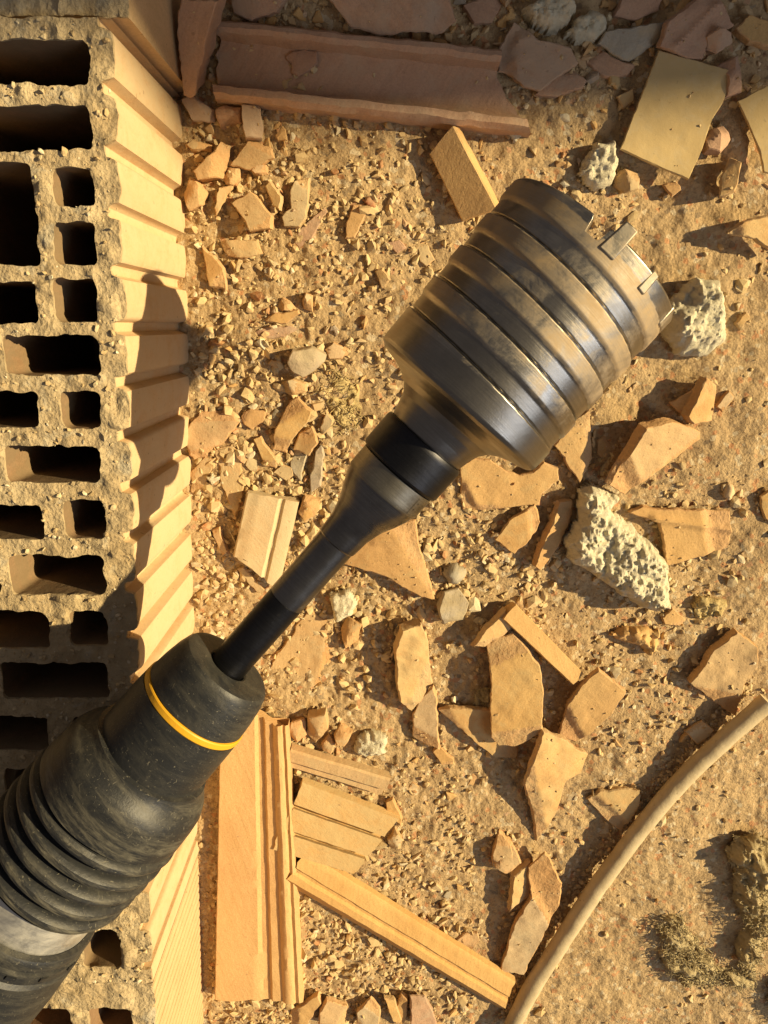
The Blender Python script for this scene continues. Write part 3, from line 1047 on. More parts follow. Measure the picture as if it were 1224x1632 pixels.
# --- profile bars
UCH = [(-0.5, 0), (0.5, 0), (0.5, 14), (0.44, 17.5), (0.34, 16.5), (0.29, 6), (0.24, 4), (-0.22, 4), (-0.30, 5), (-0.34, 15), (-0.40, 17), (-0.46, 16), (-0.5, 13)]
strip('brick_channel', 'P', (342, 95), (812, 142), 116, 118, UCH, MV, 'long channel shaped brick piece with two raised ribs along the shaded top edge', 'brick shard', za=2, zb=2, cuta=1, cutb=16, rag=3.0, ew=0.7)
BAR = [(-0.5, 0.8), (-0.44, 0), (0.44, 0), (0.5, 0.8), (0.5, 11), (0.46, 12), (-0.46, 12), (-0.5, 11)]
strip('brick_bar', 'P', (716, 218), (775, 338), 56, 60, BAR, O, 'thick orange brick bar leaning beside the rear of the steel cup', 'brick shard', za=4, zb=3, roll=24, cuta=2, cutb=-3)
SLAB = [(-0.5, 0), (0.5, 0), (0.5, 9), (0.46, 10.5), (0.42, 9.2), (0.39, 11), (0.35, 11.6), (0.30, 10.4), (0.27, 8.2), (0.16, 8), (0.13, 5.8), (0.05, 5.6), (0.0, 7.6), (-0.49, 7.5), (-0.5, 7)]
strip('brick_slab', 'P', (405, 1138), (412, 1598), 108, 143, [(-u, v) for u, v in SLAB][::-1], O, 'long orange brick slab with raised edge ribs below the hammer nose', 'brick shard', za=7, zb=3, roll=0, cuta=-13, cutb=1)
GRO = [(-0.5, 0), (0.5, 0), (0.5, 7.5), (0.188, 8), (0.235, 1.8), (0.085, 1.8), (0.132, 8), (-0.172, 8), (-0.125, 1.8), (-0.275, 1.8), (-0.228, 8), (-0.5, 7.5)]
strip('brick_tile', 'H', (345, 318), (655, 428), 290, 260, [(-u, v) for u, v in GRO][::-1], O, 'dusty brick tile with two long grooves tucked beside the long slab', 'brick shard', za=5, zb=3, cuta=0, cutb=-6, rag=1.5)
LED = [(-0.5, 0), (0.5, 0), (0.5, 5), (0.12, 5), (0.08, 9), (-0.42, 9.5), (-0.5, 8)]
strip('brick_bar', 'H', (345, 122), (688, 228), 78, 80, [(-u, v) for u, v in LED][::-1] if False else LED, DU, 'narrow dusty ledged brick bar just above the grooved tile', 'brick shard', za=4, zb=3, rag=1.2)
LNG = [(-0.5, 0), (0.5, 0), (0.5, 5.5), (0.46, 6.5), (0.10, 8.5), (0.06, 7.0), (-0.02, 7.0), (-0.06, 9.5), (-0.22, 10), (-0.46, 3), (-0.5, 2)]
strip('brick_bar', 'P', (468, 1385), (808, 1586), 72, 60, [(-u, v) for u, v in LNG][::-1], O, 'long narrow orange brick bar with central groove ending at the cable', 'brick shard', za=5, zb=3, cuta=0, cutb=4)
TIL = [(-0.5, 0), (0.5, 0), (0.5, 5.5), (0.44, 6.5), (0.25, 6.8), (0.21, 5.4), (0.17, 5.4), (0.12, 7.6), (-0.30, 7.8), (-0.36, 7.0), (-0.47, 6.8), (-0.5, 6)]
strip('brick_tile', 'P', (435, 792), (408, 912), 84, 82, [(-u, v) for u, v in TIL][::-1], PL, 'pale rectangular brick tile with one groove beside the bit shank', 'brick shard', za=5, zb=4, cuta=1, cutb=-9)
strip('brick_bar', 'F', (408, 75), (622, 285), 62, 50, BAR, O, 'slim orange brick bar lying behind the tall leaning shard', 'brick shard', za=3, zb=4, roll=-12)

# --- plates
S = shard
S(BS, 'P', [(290, 0), (347, 0), (335, 50), (308, 148), (289, 148), (284, 60)], 30, MV, 'tall shaded brick sliver standing between top brick and channel piece', 'brick shard', lift=6, tilt=(0.1, 0.5), rag=0.8)
S(BS, 'A', [(410, 212), (430, 190), (530, 190), (532, 235), (500, 268), (460, 290), (432, 275), (430, 240)], 2.5, MV, 'small curved brick chip lying inside the channel piece', 'brick shard', lift=8)
S(BS, 'A', [(205, 620), (268, 525), (300, 530), (360, 555), (368, 592), (280, 640)], 5, DU, 'flat dusty brick shard, largest by the upper part of the grooved wall', 'brick shard', lift=3, tilt=(0.1, 0.05))
S(BS, 'K', [(300, 535), (400, 455), (430, 480), (520, 610), (520, 680), (460, 690), (400, 700)], 9, DU, 'small brick block casting a long shadow left of the white shard', 'brick shard', lift=3, tilt=(0.12, 0))
S(BS, 'K', [(490, 430), (515, 400), (580, 490), (575, 575), (540, 545)], 5, O, 'narrow brick sliver between the small block and the white shard', 'brick shard', lift=4, tilt=(0.3, 0))
S(BS, 'K', [(630, 470), (660, 395), (745, 380), (745, 500), (735, 620), (690, 672), (600, 670), (585, 610), (640, 560)], 4.5, PL, 'pale twisted shard with whitish spots on the gravel right of the grooved wall', 'brick shard', lift=5, tilt=(0.15, 0), bow=1.5)
S(BS, 'K', [(230, 765), (260, 745), (445, 750), (475, 830), (380, 860), (270, 845)], 4, DU, 'flat oblong brick shard below the small brick block', 'brick shard', lift=2)
S(BS, 'K', [(118, 790), (205, 875), (240, 920), (255, 1040), (160, 1025), (140, 920)], 4, O, 'thin pointed brick shard standing near the grooved wall', 'brick shard', lift=3, tilt=(0.25, 0))
S(BS, 'K', [(965, 740), (970, 650), (1010, 540), (1080, 530), (1085, 600), (1020, 740)], 3.5, O, 'small orange shard next to a dark red stone', 'brick shard', lift=2, tilt=(0.12, 0))
lump('red_stone', 'K', [(1075, 520), (1110, 490), (1170, 550), (1160, 585), (1100, 580)], 6, 'stone_red', 'dark red pebble above the small orange shard', 'stone', rough=0.8)
S(BS, 'K', [(690, 690), (840, 565), (855, 580), (790, 700), (760, 770), (690, 790), (665, 770)], 3, MV, 'long pinkish shard half buried below the pale twisted shard', 'brick shard', lift=0, tilt=(0.05, 0))
S(BS, 'A', [(790, 910), (840, 898), (868, 930), (830, 952)], 3, MV, 'small flat chip on the sand midway to the cup', 'brick shard', lift=0.5)
S(BS, 'A', [(905, 900), (945, 920), (975, 975), (940, 1000), (918, 980)], 3, DU, 'small triangular chip on the sand close to the steel cup', 'brick shard', lift=1)
S(BS, 'P', [(598, 432), (610, 426), (621, 446), (608, 458)], 4, O, 'small upright orange chip left of the steel cup', 'brick shard', lift=1, tilt=(0.3, 0))
lump('rubble_stone', 'A', [(245, 390), (310, 385), (328, 470), (322, 512), (262, 515), (250, 450)], 11, MV, 'blocky stone under the left end of the channel piece', 'stone', rough=0.8, freq=110)
lump('rubble_stone', 'A', [(145, 410), (180, 385), (240, 400), (236, 450), (160, 472)], 9, MV, 'angular shaded stone beside the standing sliver', 'stone', rough=0.8, freq=110)
lump('rubble_stone', 'A', [(20, 372), (60, 352), (140, 402), (138, 452), (60, 450)], 9, MV, 'shaded stone at the foot of the standing sliver by the wall', 'stone', rough=0.8, freq=110)
lump('rubble_stone', 'K', [(10, 185), (60, 150), (165, 180), (160, 210), (60, 212)], 7, DU, 'oval stone against the grooved brick wall near the shade line', 'stone', rough=0.7)
lump('rubble_stone', 'K', [(60, 340), (130, 270), (185, 220), (215, 160), (262, 180), (260, 240), (225, 375), (170, 385), (90, 400)], 10, DU, 'large lumpy stone between the wall and the flat dusty shard', 'stone', rough=1.0, freq=120)
lump('rubble_stone', 'K', [(240, 375), (275, 320), (335, 330), (340, 390), (300, 430), (255, 420)], 8, PL, 'rounded pale stone at the lower tip of the flat dusty shard', 'stone', rough=0.7)
lump('rubble_stone', 'K', [(405, 340), (420, 300), (500, 300), (500, 350), (430, 362)], 6, PL, 'pale pebble resting on the lower edge of the flat dusty shard', 'stone', rough=0.6, lift=4)
lump('rubble_stone', 'K', [(0, 480), (40, 390), (95, 410), (135, 470), (120, 540), (40, 580)], 9, DU, 'yellowish crumbly stone touching the grooved brick wall', 'stone', rough=1.2)
S(BS, 'K', [(195, 560), (215, 440), (300, 425), (250, 520), (200, 610)], 4, DU, 'slanting thin shard left of the small brick block', 'brick shard', lift=2, tilt=(-0.2, 0))
lump('rubble_stone', 'K', [(545, 1150), (590, 1090), (630, 1110), (665, 1160), (590, 1180)], 6, O, 'orange brown stone on the gravel left of the cup rear', 'stone', rough=0.6)
lump('rubble_stone', 'K', [(720, 1110), (735, 1070), (770, 1080), (770, 1180), (715, 1160)], 8, PL, 'upright pale pebble beside the orange brown stone', 'stone', rough=0.5)

# upper right
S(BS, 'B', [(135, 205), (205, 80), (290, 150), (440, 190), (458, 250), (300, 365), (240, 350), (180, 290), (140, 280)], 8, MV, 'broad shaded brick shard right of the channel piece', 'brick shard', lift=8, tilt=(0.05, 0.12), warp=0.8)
S(BS, 'B', [(290, 378), (430, 262), (490, 322), (480, 348), (370, 388)], 6, MV, 'reddish shard tucked under the broad shaded one', 'brick shard', lift=2)
S(BS, 'B', [(540, 175), (570, 125), (690, 108), (815, 85), (812, 140), (670, 240), (600, 215)], 6, 'stone_grey', 'grey pointed shard above the tan board', 'brick shard', lift=4, tilt=(0, 0.15))
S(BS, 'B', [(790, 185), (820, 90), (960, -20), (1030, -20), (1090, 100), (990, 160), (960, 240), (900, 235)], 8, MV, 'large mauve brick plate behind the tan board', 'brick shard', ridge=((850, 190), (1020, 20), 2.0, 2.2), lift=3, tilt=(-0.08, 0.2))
lump('rubble_stone', 'B', [(985, 140), (1030, 106), (1085, 125), (1092, 160), (1030, 207), (990, 187)], 11, MV, 'small six sided brick block near the top right corner', 'stone', rough=0.5, lift=5, flat=0.3)
S(BS, 'B', [(1098, 112), (1150, 55), (1240, 90), (1240, 185), (1150, 165)], 8, O, 'reddish brick shard at the right edge near the top', 'brick shard', lift=5, tilt=(0.05, -0.1))
lump('mortar_lump', 'B', [(230, 20), (330, -30), (450, -20), (468, 40), (400, 112), (320, 115), (265, 80)], 22, 'mortar', 'shaded mortar lump at the top edge of the picture', 'mortar', rough=2.5)
lump('mortar_lump', 'B', [(410, 130), (450, 60), (520, 20), (590, 60), (595, 110), (540, 160), (450, 160)], 18, 'mortar', 'grey mortar lump right of the topmost mortar lump', 'mortar', rough=2.5)
S(BS, 'B', [(0, 20), (90, -20), (150, 0), (110, 90), (40, 95)], 6, MV, 'dark shard above the right end of the channel piece', 'brick shard', lift=3)
S(BS, 'P', [(520, -6), (560, -10), (715, -10), (728, 30), (705, 48), (600, 52), (560, 40)], 8, MV, 'wide shaded brick plate above the channel piece', 'brick shard', lift=10, tilt=(0, 0.25), warp=0.8)
S(BS, 'P', [(365, -12), (460, -12), (440, 18), (400, 32), (370, 20)], 9, MV, 'shaded curved shard at the top edge left of the wide plate', 'brick shard', lift=6, tilt=(0.1, 0.2), bow=3)
S(BS, 'B', [(640, -20), (800, -20), (790, 40), (690, 80), (610, 60)], 7, MV, 'dark brick plate between grey shard and top edge', 'brick shard', lift=2, tilt=(0, 0.2))
S(BS, 'B', [(490, 250), (560, 200), (640, 250), (690, 260), (660, 300), (560, 310)], 4, MV, 'low mauve shard left of the tan board tip', 'brick shard', lift=0, tilt=(0.05, 0))
S('tan_board_piece', 'B', [(785, 203), (900, 232), (1085, 285), (1060, 375), (1040, 420), (1000, 480), (980, 540), (960, 600), (905, 722), (760, 662), (630, 600)], 2.2, 'tan_board', 'smooth tan board with straight left edge and broken right edge', 'board', lift=11, tilt=(0.03, -0.03), rag=0.12, warp=0.25, spalls=0)
S('tan_board_piece', 'B', [(1105, 405), (1180, 365), (1260, 325), (1270, 700), (1215, 690), (1190, 600), (1140, 480)], 2.2, 'tan_board', 'second tan board cut off by the right edge of the picture', 'board', lift=11, tilt=(0.10, 0), rag=0.12, bow=2, warp=0.2, spalls=0)
lump('rubble_stone', 'B', [(1030, 250), (1110, 220), (1122, 370), (1060, 390), (1070, 300)], 10, MV, 'pinkish stone between the two tan boards', 'stone', rough=1.0, lift=2)
lump('rubble_stone', 'B', [(980, 560), (1010, 510), (1060, 500), (1086, 550), (1040, 612), (985, 600)], 10, MV, 'angular brown stone touching the broken side of the first tan board', 'stone', rough=0.7, lift=3)
S(BS, 'B', [(1040, 690), (1075, 625), (1125, 650), (1105, 720), (1090, 768), (1030, 790)], 14, O, 'upright bright orange block below the gap between tan boards', 'brick shard', lift=3, tilt=(0.35, 0))
S(BS, 'P', [(1160, 372), (1186, 352), (1240, 340), (1240, 405), (1205, 380)], 7, O, 'orange shard propped up at the right edge casting a broad shadow', 'brick shard', lift=14, tilt=(-0.1, 0.1))
lump('mortar_lump', 'B', [(465, 690), (480, 640), (540, 570), (610, 560), (632, 640), (620, 690), (600, 750), (530, 770), (480, 740)], 16, 'mortar', 'white mortar lump by the left corner of the tan board', 'mortar', rough=2.4)
lump('rubble_stone', 'B', [(620, 705), (660, 680), (708, 690), (705, 760), (650, 778), (622, 745)], 10, DU, 'small squarish stone below the tan board', 'stone', rough=0.5, flat=0.35)
S(BS, 'B', [(608, 388), (690, 350), (682, 405), (640, 438)], 5, O, 'small triangular shard left of the tan board', 'brick shard', lift=2, tilt=(0.1, 0))
S(BS, 'B', [(800, 742), (860, 728), (872, 762), (838, 792)], 6, O, 'small orange chip under the lower edge of the tan board', 'brick shard', lift=2, tilt=(0.2, 0))
lump('rubble_stone', 'B', [(100, 490), (160, 462), (202, 490), (150, 532)], 7, DU, 'small stone at the right tip of the channel piece', 'stone', rough=0.6)
lump('mortar_lump', 'B', [(178, 540), (205, 505), (255, 515), (250, 545), (205, 572)], 8, 'mortar', 'tiny whitish mortar crumb above the steel cup', 'mortar', rough=1.2)
lump('mortar_lump', 'P', [(1052, 492), (1085, 462), (1108, 440), (1152, 445), (1160, 490), (1158, 545), (1130, 572), (1085, 568), (1060, 540)], 24, 'mortar', 'pitted white mortar lump at the cutting rim of the core bit', 'mortar', rough=3.0)
S(BS, 'P', [(1172, 515), (1190, 497), (1196, 505), (1181, 526)], 4, O, 'tiny orange splinter right of the pitted mortar lump', 'brick shard', lift=2)

# right middle
S(BS, 'E', [(78, 430), (130, 400), (190, 405), (240, 440), (300, 460), (350, 450), (390, 410), (445, 435), (442, 480), (385, 530), (370, 570), (170, 590), (88, 593)], 6, O, 'pinkish flat brick shard with concave edge under the cup base', 'brick shard', lift=5, tilt=(0.03, 0.02))
S(BS, 'E', [(430, 352), (500, 270), (565, 215), (572, 400), (525, 492)], 6, O, 'triangular orange shard beside the lower right of the cup', 'brick shard', lift=6, tilt=(0.06, 0))
S(BS, 'E', [(208, 702), (260, 630), (360, 570), (382, 640), (370, 672), (280, 758)], 5, O, 'leaf shaped pinkish shard below the concave edged one', 'brick shard', lift=2, tilt=(0.05, 0.1))
S(BS, 'E', [(358, 800), (385, 730), (455, 565), (502, 558), (500, 600), (450, 720), (375, 815)], 9, O, 'narrow upright orange sliver left of the big mortar lump', 'brick shard', lift=4, tilt=(-0.25, 0.1))
S(BS, 'E', [(640, 505), (690, 420), (770, 285), (870, 262), (972, 300), (972, 328), (850, 425), (700, 538)], 11, DU, 'thick wedge shaped brick shard above the big mortar lump', 'brick shard', lift=4, tilt=(-0.35, 0.25), warp=1.0)
S(BS, 'E', [(588, 332), (620, 314), (642, 350), (612, 408), (590, 385)], 2.5, O, 'small flat chip between cup and wedge shaped shard', 'brick shard', lift=0.5)
lump('mortar_lump', 'E', [(520, 520), (580, 488), (690, 552), (660, 600), (740, 660), (800, 720), (870, 800), (872, 950), (800, 978), (700, 930), (590, 850), (480, 780), (462, 700), (520, 630)], 24, 'mortar', 'big white crumbly mortar lump, largest in the picture', 'mortar', rough=3.4, freq=170, step=0.0009)
S(BS, 'E', [(710, 602), (760, 575), (800, 590), (1095, 595), (1092, 650), (1085, 740), (850, 797), (822, 640)], 7, O, 'broad orange shard with a ridge right of the big mortar lump', 'brick shard', lift=5, tilt=(0.04, 0.02), ridge=((800, 622), (1100, 668), 2.6, 2.6))
S(BS, 'E', [(855, 190), (960, 128), (958, 180), (912, 236)], 6, O, 'small orange shard, left of three standing together on the sand', 'brick shard', lift=3, tilt=(0.3, -0.1))
S(BS, 'E', [(930, 242), (965, 170), (1000, 98), (1036, 130), (1025, 260), (950, 272)], 10, O, 'upright brown shard, middle one of three on the sand', 'brick shard', lift=3, tilt=(-0.3, 0.1))
S(BS, 'E', [(1033, 205), (1080, 150), (1097, 170), (1060, 230)], 5, PL, 'small pale chip, right of three standing on the sand', 'brick shard', lift=1)
lump('yellow_wool_tuft', 'E', [(945, 950), (970, 915), (1030, 920), (1085, 935), (1080, 980), (1040, 1000), (985, 1010), (950, 990)], 9, 'yellow_wool', 'small tuft of yellow insulation below the broad orange shard', 'insulation', rough=2.5, freq=260)
lump('rubble_stone', 'E', [(640, 1062), (700, 1030), (760, 1035), (825, 1040), (835, 1105), (790, 1142), (735, 1100), (680, 1095)], 11, O, 'rusty crumbly lump below the big mortar lump', 'stone', rough=2.4)
S(BS, 'E', [(828, 992), (870, 960), (922, 1000), (900, 1030), (840, 1018)], 5, O, 'small flat chip at the lower tip of the big mortar lump', 'brick shard', lift=1)
S(BS, 'E', [(1195, 540), (1250, 510), (1250, 650), (1215, 625)], 5, O, 'narrow orange shard cut by the right edge beside the broad ridged shard', 'brick shard', lift=2, tilt=(0.1, 0))
lump('pebble', 'E', blob(60, 832, 48, 42, 14, 0, 3, 0.05), 13, 'stone_grey', 'round grey brown pebble right of the bit neck', 'stone', rough=0.25, freq=80, flat=1.0)
lump('pebble', 'E', blob(1085, 525, 26, 42, 12, 0.3, 4, 0.1), 9, PL, 'oval pale pebble above the broad ridged shard', 'stone', rough=0.4, freq=80, flat=1.0)
lump('rubble_stone', 'E', [(0, 960), (20, 905), (75, 890), (110, 940), (90, 1010), (20, 1030)], 10, 'stone_grey', 'flat grey stone just below the round pebble', 'stone', rough=0.7)
# lower middle
S(BS, 'F', [(58, 200), (80, 125), (140, 106), (160, 150), (168, 250), (178, 300), (130, 360), (110, 392), (75, 350)], 13, O, 'tall upright orange shard standing right of the dust covered plate', 'brick shard', lift=4, tilt=(-0.15, 0.1), warp=1.2)
S(BS, 'F', [(112, 392), (135, 350), (178, 300), (192, 385), (197, 508), (150, 490), (115, 465)], 6, PL, 'flat pale shard lying against the foot of the tall upright shard', 'brick shard', lift=6, tilt=(0.2, 0))
S(BS, 'F', [(192, 382), (230, 372), (365, 375), (400, 470), (445, 505), (442, 537), (375, 530)], 6, O, 'low pointed orange shard under the tall leaning shard', 'brick shard', lift=3, tilt=(0, 0.12))
S(BS, 'F', [(348, 165), (430, 145), (475, 190), (512, 245), (524, 330), (520, 457), (440, 500), (385, 500), (362, 470), (356, 300)], 6, O, 'tall leaning orange shard, tallest of the cluster right of the upright shard', 'brick shard', lift=16, tilt=(0.1, -0.05), bow=1.5)
S(BS, 'F', [(303, 182), (345, 125), (405, 62), (422, 120), (350, 188)], 9, O, 'thin triangular shard at the upper tip of the tall leaning one', 'brick shard', lift=3, tilt=(-0.2, 0))
S(BS, 'F', [(568, 468), (600, 360), (640, 300), (695, 248), (782, 320), (740, 390), (630, 482)], 6, O, 'smooth pinkish kite shaped shard right of the tall leaning one', 'brick shard', lift=12, tilt=(0.05, 0.1))
S(BS, 'F', [(465, 620), (500, 520), (525, 450), (580, 470), (662, 520), (640, 572), (592, 600), (575, 660), (558, 705), (505, 802), (490, 700)], 7, O, 'curled orange shard below the kite shaped one', 'brick shard', lift=5, tilt=(-0.25, 0.15), bow=3, warp=0.8)
S(BS, 'F', [(662, 660), (700, 632), (770, 622), (826, 628), (820, 680), (770, 766), (725, 732)], 5, O, 'rounded orange shard touching the cable', 'brick shard', lift=2, tilt=(0.05, 0))
S(BS, 'F', [(963, 445), (1020, 410), (1057, 440), (1010, 492)], 4, PL, 'small pale shard just above the cable at right', 'brick shard', lift=2, tilt=(0.1, 0))
S(BS, 'F', [(983, 292), (1060, 190), (1130, 133), (1192, 180), (1190, 242), (1152, 300), (1132, 402), (1080, 372)], 10, DU, 'pitted thick brick shard near the right edge above the cable', 'brick shard', lift=5, tilt=(0.02, 0.05), warp=0.9)
lump('rubble_stone', 'F', [(368, 832), (380, 775), (420, 790), (457, 860), (410, 892), (370, 872)], 8, DU, 'brown stone above the pale strip shard by the cable', 'stone', rough=0.6)
S(BS, 'G', [(48, 962), (80, 850), (110, 755), (182, 640), (172, 520), (250, 448), (285, 520), (322, 592), (312, 680), (240, 790), (190, 905), (150, 972)], 7, PL, 'long pale shard standing left of the cable near the bottom', 'brick shard', lift=9, tilt=(0.12, 0.03), warp=0.8)
S(BS, 'G', [(92, 705), (108, 545), (180, 480), (182, 560), (175, 630)], 8, O, 'dark fractured side piece leaning on the long pale shard', 'brick shard', lift=3, tilt=(-0.25, 0))
S(BS, 'C', [(290, 505), (330, 380), (470, 170), (545, 225), (560, 340), (572, 440), (480, 482), (400, 500)], 4, DU, 'flat dust covered brick plate right of the bit shank', 'brick shard', lift=0, rag=0.9, warp=0.8)
lump('rubble_stone', 'C', [(545, 122), (620, 95), (672, 150), (640, 212), (570, 232)], 13, 'mortar', 'beige square stone beside the bit shank', 'stone', rough=1.0, flat=0.4)
lump('rubble_stone', 'C', [(590, 270), (620, 215), (682, 230), (662, 300), (612, 335)], 9, DU, 'small brown stone directly below the beige square stone', 'stone', rough=0.7)
S(BS, 'D', [(745, 1280), (830, 1185), (900, 1120), (1060, 1090), (1078, 1200), (1150, 1440), (1090, 1432), (950, 1342)], 5, O, 'curved smooth orange shard under the bit neck', 'brick shard', ridge=((880, 1180), (1070, 1160), 1.2, 2.0), lift=8, tilt=(0.08, 0.05), bow=2, warp=0.5)
lump('mortar_lump', 'I', [(390, 520), (410, 440), (500, 400), (580, 430), (570, 490), (600, 520), (500, 545), (430, 540)], 10, 'mortar', 'whitish mortar crumb above the narrow ledged bar', 'mortar', rough=1.8)
for k, (pts, lab) in enumerate([([(60, 430), (75, 360), (140, 350), (150, 440), (100, 475)], 'leftmost stone of the row above the narrow ledged bar'),
                                ([(150, 440), (165, 340), (250, 320), (265, 400), (200, 490)], 'tallest brown stone of the row above the narrow ledged bar'),
                                ([(300, 440), (330, 385), (395, 420), (350, 490), (310, 485)], 'angular stone at the right of the row above the ledged bar'),
                                ([(235, 470), (270, 430), (300, 480), (280, 525), (240, 510)], 'small dark stone in the row above the ledged bar')]):
    lump('rubble_stone', 'I', pts, 8 + k % 3, DU, lab, 'stone', rough=0.7)
S(BS, 'I', [(560, 770), (600, 750), (650, 860), (640, 895), (570, 840)], 5, O, 'small shard at the right end of the grooved tile', 'brick shard', lift=2, tilt=(0.1, 0))
lump('rubble_stone', 'I', [(570, 970), (610, 915), (650, 960), (640, 1010), (590, 1020)], 6, PL, 'pale pebble right of the grooved tile', 'stone', rough=0.5)
lump('rubble_stone', 'I', [(1110, 1040), (1150, 945), (1210, 990), (1224, 1100), (1180, 1140), (1115, 1115)], 8, DU, 'angular brown stone above the bottom long pale shard', 'stone', rough=0.6, flat=0.4)
S(BS, 'I', [(800, 510), (840, 480), (915, 550), (910, 580), (850, 580)], 4, O, 'small orange shard at the foot of the tall upright shard', 'brick shard', lift=2, tilt=(0.1, 0))
S(BS, 'I', [(985, 680), (1010, 630), (1055, 640), (1020, 705)], 3, O, 'small orange chip on the gravel below the low pointed shard', 'brick shard', lift=1)
S(BS, 'I', [(675, 715), (700, 665), (735, 690), (705, 725)], 3, PL, 'small yellowish chip right of the ledged bar', 'brick shard', lift=1)
# bottom row
for k, (pts, lab, m_) in enumerate([([(15, 560), (150, 470), (165, 520), (110, 600), (90, 640), (10, 640)], 'leftmost wavy shard of the bottom row below the long slab', O),
                                    ([(160, 560), (195, 500), (300, 530), (290, 640), (150, 640)], 'brown square shard second in the bottom row', DU),
                                    ([(350, 560), (420, 500), (472, 550), (460, 640), (350, 630)], 'light angular shard third in the bottom row', PL),
                                    ([(490, 490), (545, 495), (580, 600), (560, 640), (530, 600)], 'narrow orange shard fourth in the bottom row', O),
                                    ([(540, 560), (580, 480), (608, 500), (605, 600), (580, 640)], 'pointed orange sliver fifth in the bottom row', O),
                                    ([(625, 495), (700, 490), (745, 560), (765, 640), (630, 640)], 'broad dark shard last in the bottom row', MV)]):
    S(BS, 'L', pts, 6, m_, lab, 'brick shard', lift=3 + (k % 2) * 2, tilt=(0.12 * (-1) ** k, 0.05))
S(BS, 'L', [(860, 185), (900, 155), (970, 150), (980, 180), (945, 245), (890, 210)], 3, DU, 'small curled shard above the right end of the long bar', 'brick shard', lift=3)

# left middle
lump('rubble_stone', 'D', [(495, 385), (520, 335), (600, 320), (667, 350), (660, 382), (560, 452), (510, 420)], 12, 'stone_grey', 'grey purple stone left of the cup base', 'stone', rough=0.8, flat=0.4)
S(BS, 'D', [(660, 325), (700, 293), (777, 330), (740, 367), (680, 372)], 4, PL, 'pale flat chip touching the grey purple stone', 'brick shard', lift=3)
lump('rubble_stone', 'D', [(465, 478), (520, 455), (580, 475), (577, 515), (510, 530), (470, 512)], 7, PL, 'smooth pale pebble below the grey purple stone', 'stone', rough=0.3, flat=0.8)
S(BS, 'D', [(425, 772), (440, 690), (500, 560), (540, 535), (602, 600), (592, 640), (540, 690), (490, 792)], 7, O, 'long pinkish shard below the smooth pale pebble', 'brick shard', lift=4, tilt=(0.05, 0.1))
S(BS, 'D', [(638, 690), (665, 590), (697, 640), (690, 665), (642, 714)], 4, PL, 'narrow pale splinter beside the straw coloured tuft', 'brick shard', lift=3, tilt=(0.2, 0))
S(BS, 'D', [(503, 822), (540, 780), (577, 795), (555, 907), (520, 872)], 4, 'stone_grey', 'small grey slab below the long pinkish shard', 'brick shard', lift=4, tilt=(0.1, 0))
S(BS, 'D', [(594, 882), (620, 780), (645, 745), (657, 800), (640, 930), (600, 962)], 5, 'stone_grey', 'long blue grey splinter left of the collar', 'brick shard', lift=3, tilt=(0.1, 0))
S(BS, 'D', [(520, 770), (545, 700), (602, 668), (632, 740), (590, 800), (575, 792)], 4, O, 'orange shard leaning over the small grey slab', 'brick shard', lift=5, tilt=(0.2, 0))
S(BS, 'D', [(343, 722), (375, 708), (447, 820), (440, 852), (390, 842)], 5, O, 'finger shaped shard left of the long pinkish one', 'brick shard', lift=2, tilt=(0.1, 0))
S(BS, 'D', [(288, 622), (330, 588), (397, 600), (395, 640), (340, 682), (300, 660)], 4, O, 'pinkish five sided shard right of the dusty cake', 'brick shard', lift=1)
S(BS, 'D', [(28, 722), (70, 640), (110, 600), (240, 605), (282, 650), (200, 750), (80, 812)], 6, DU, 'broad dust caked plate leaning at the foot of the grooved wall', 'brick shard', lift=3, tilt=(0.0, 0.02), rag=1.0, warp=1.0)
S(BS, 'D', [(60, 872), (130, 803), (172, 810), (160, 850), (110, 972), (65, 962)], 5, DU, 'brown shard below the broad dust caked plate', 'brick shard', lift=2)
lump('rubble_stone', 'D', [(130, 892), (160, 873), (192, 900), (160, 937)], 5, 'mortar', 'tiny white stone on the brown shard by the wall', 'stone', rough=0.4, lift=4)
lump('rubble_stone', 'D', [(538, 1052), (570, 978), (642, 1000), (620, 1060), (570, 1092)], 8, O, 'orange brown stone between pale tile and bit neck', 'stone', rough=0.9)
S(BS, 'D', [(398, 200), (440, 165), (545, 148), (552, 168), (490, 212)], 4, O, 'slim orange shard on the gravel left of the cup', 'brick shard', lift=2, tilt=(0, 0.1))
S(BS, 'D', [(350, 247), (420, 225), (500, 218), (542, 235), (480, 272), (370, 282)], 3, MV, 'flat pink shard just below the slim orange one', 'brick shard', lift=0.5)
S(BS, 'D', [(405, 632), (440, 588), (467, 600), (450, 662), (420, 662)], 4, 'stone_grey', 'small grey chip left of the long pinkish shard', 'brick shard', lift=1)
S(BS, 'D', [(430, 872), (470, 838), (515, 850), (520, 885), (490, 907)], 4, DU, 'small brown chip below the finger shaped shard', 'brick shard', lift=1)
S(BS, 'D', [(160, 1132), (190, 1118), (228, 1222), (207, 1252)], 5, DU, 'thin splinter on the sand between wall and pale tile', 'brick shard', lift=1, tilt=(0.2, 0))
S(BS, 'D', [(180, 775), (250, 740), (290, 830), (297, 980), (265, 1090), (225, 1000), (190, 880)], 4, DU, 'long buried dusty plate parallel to the grooved wall', 'brick shard', lift=-1, rag=1.0)
S(BS, 'D', [(268, 1302), (300, 1290), (395, 1392), (370, 1408)], 5, DU, 'slanting splinter just below the pale tile', 'brick shard', lift=1)

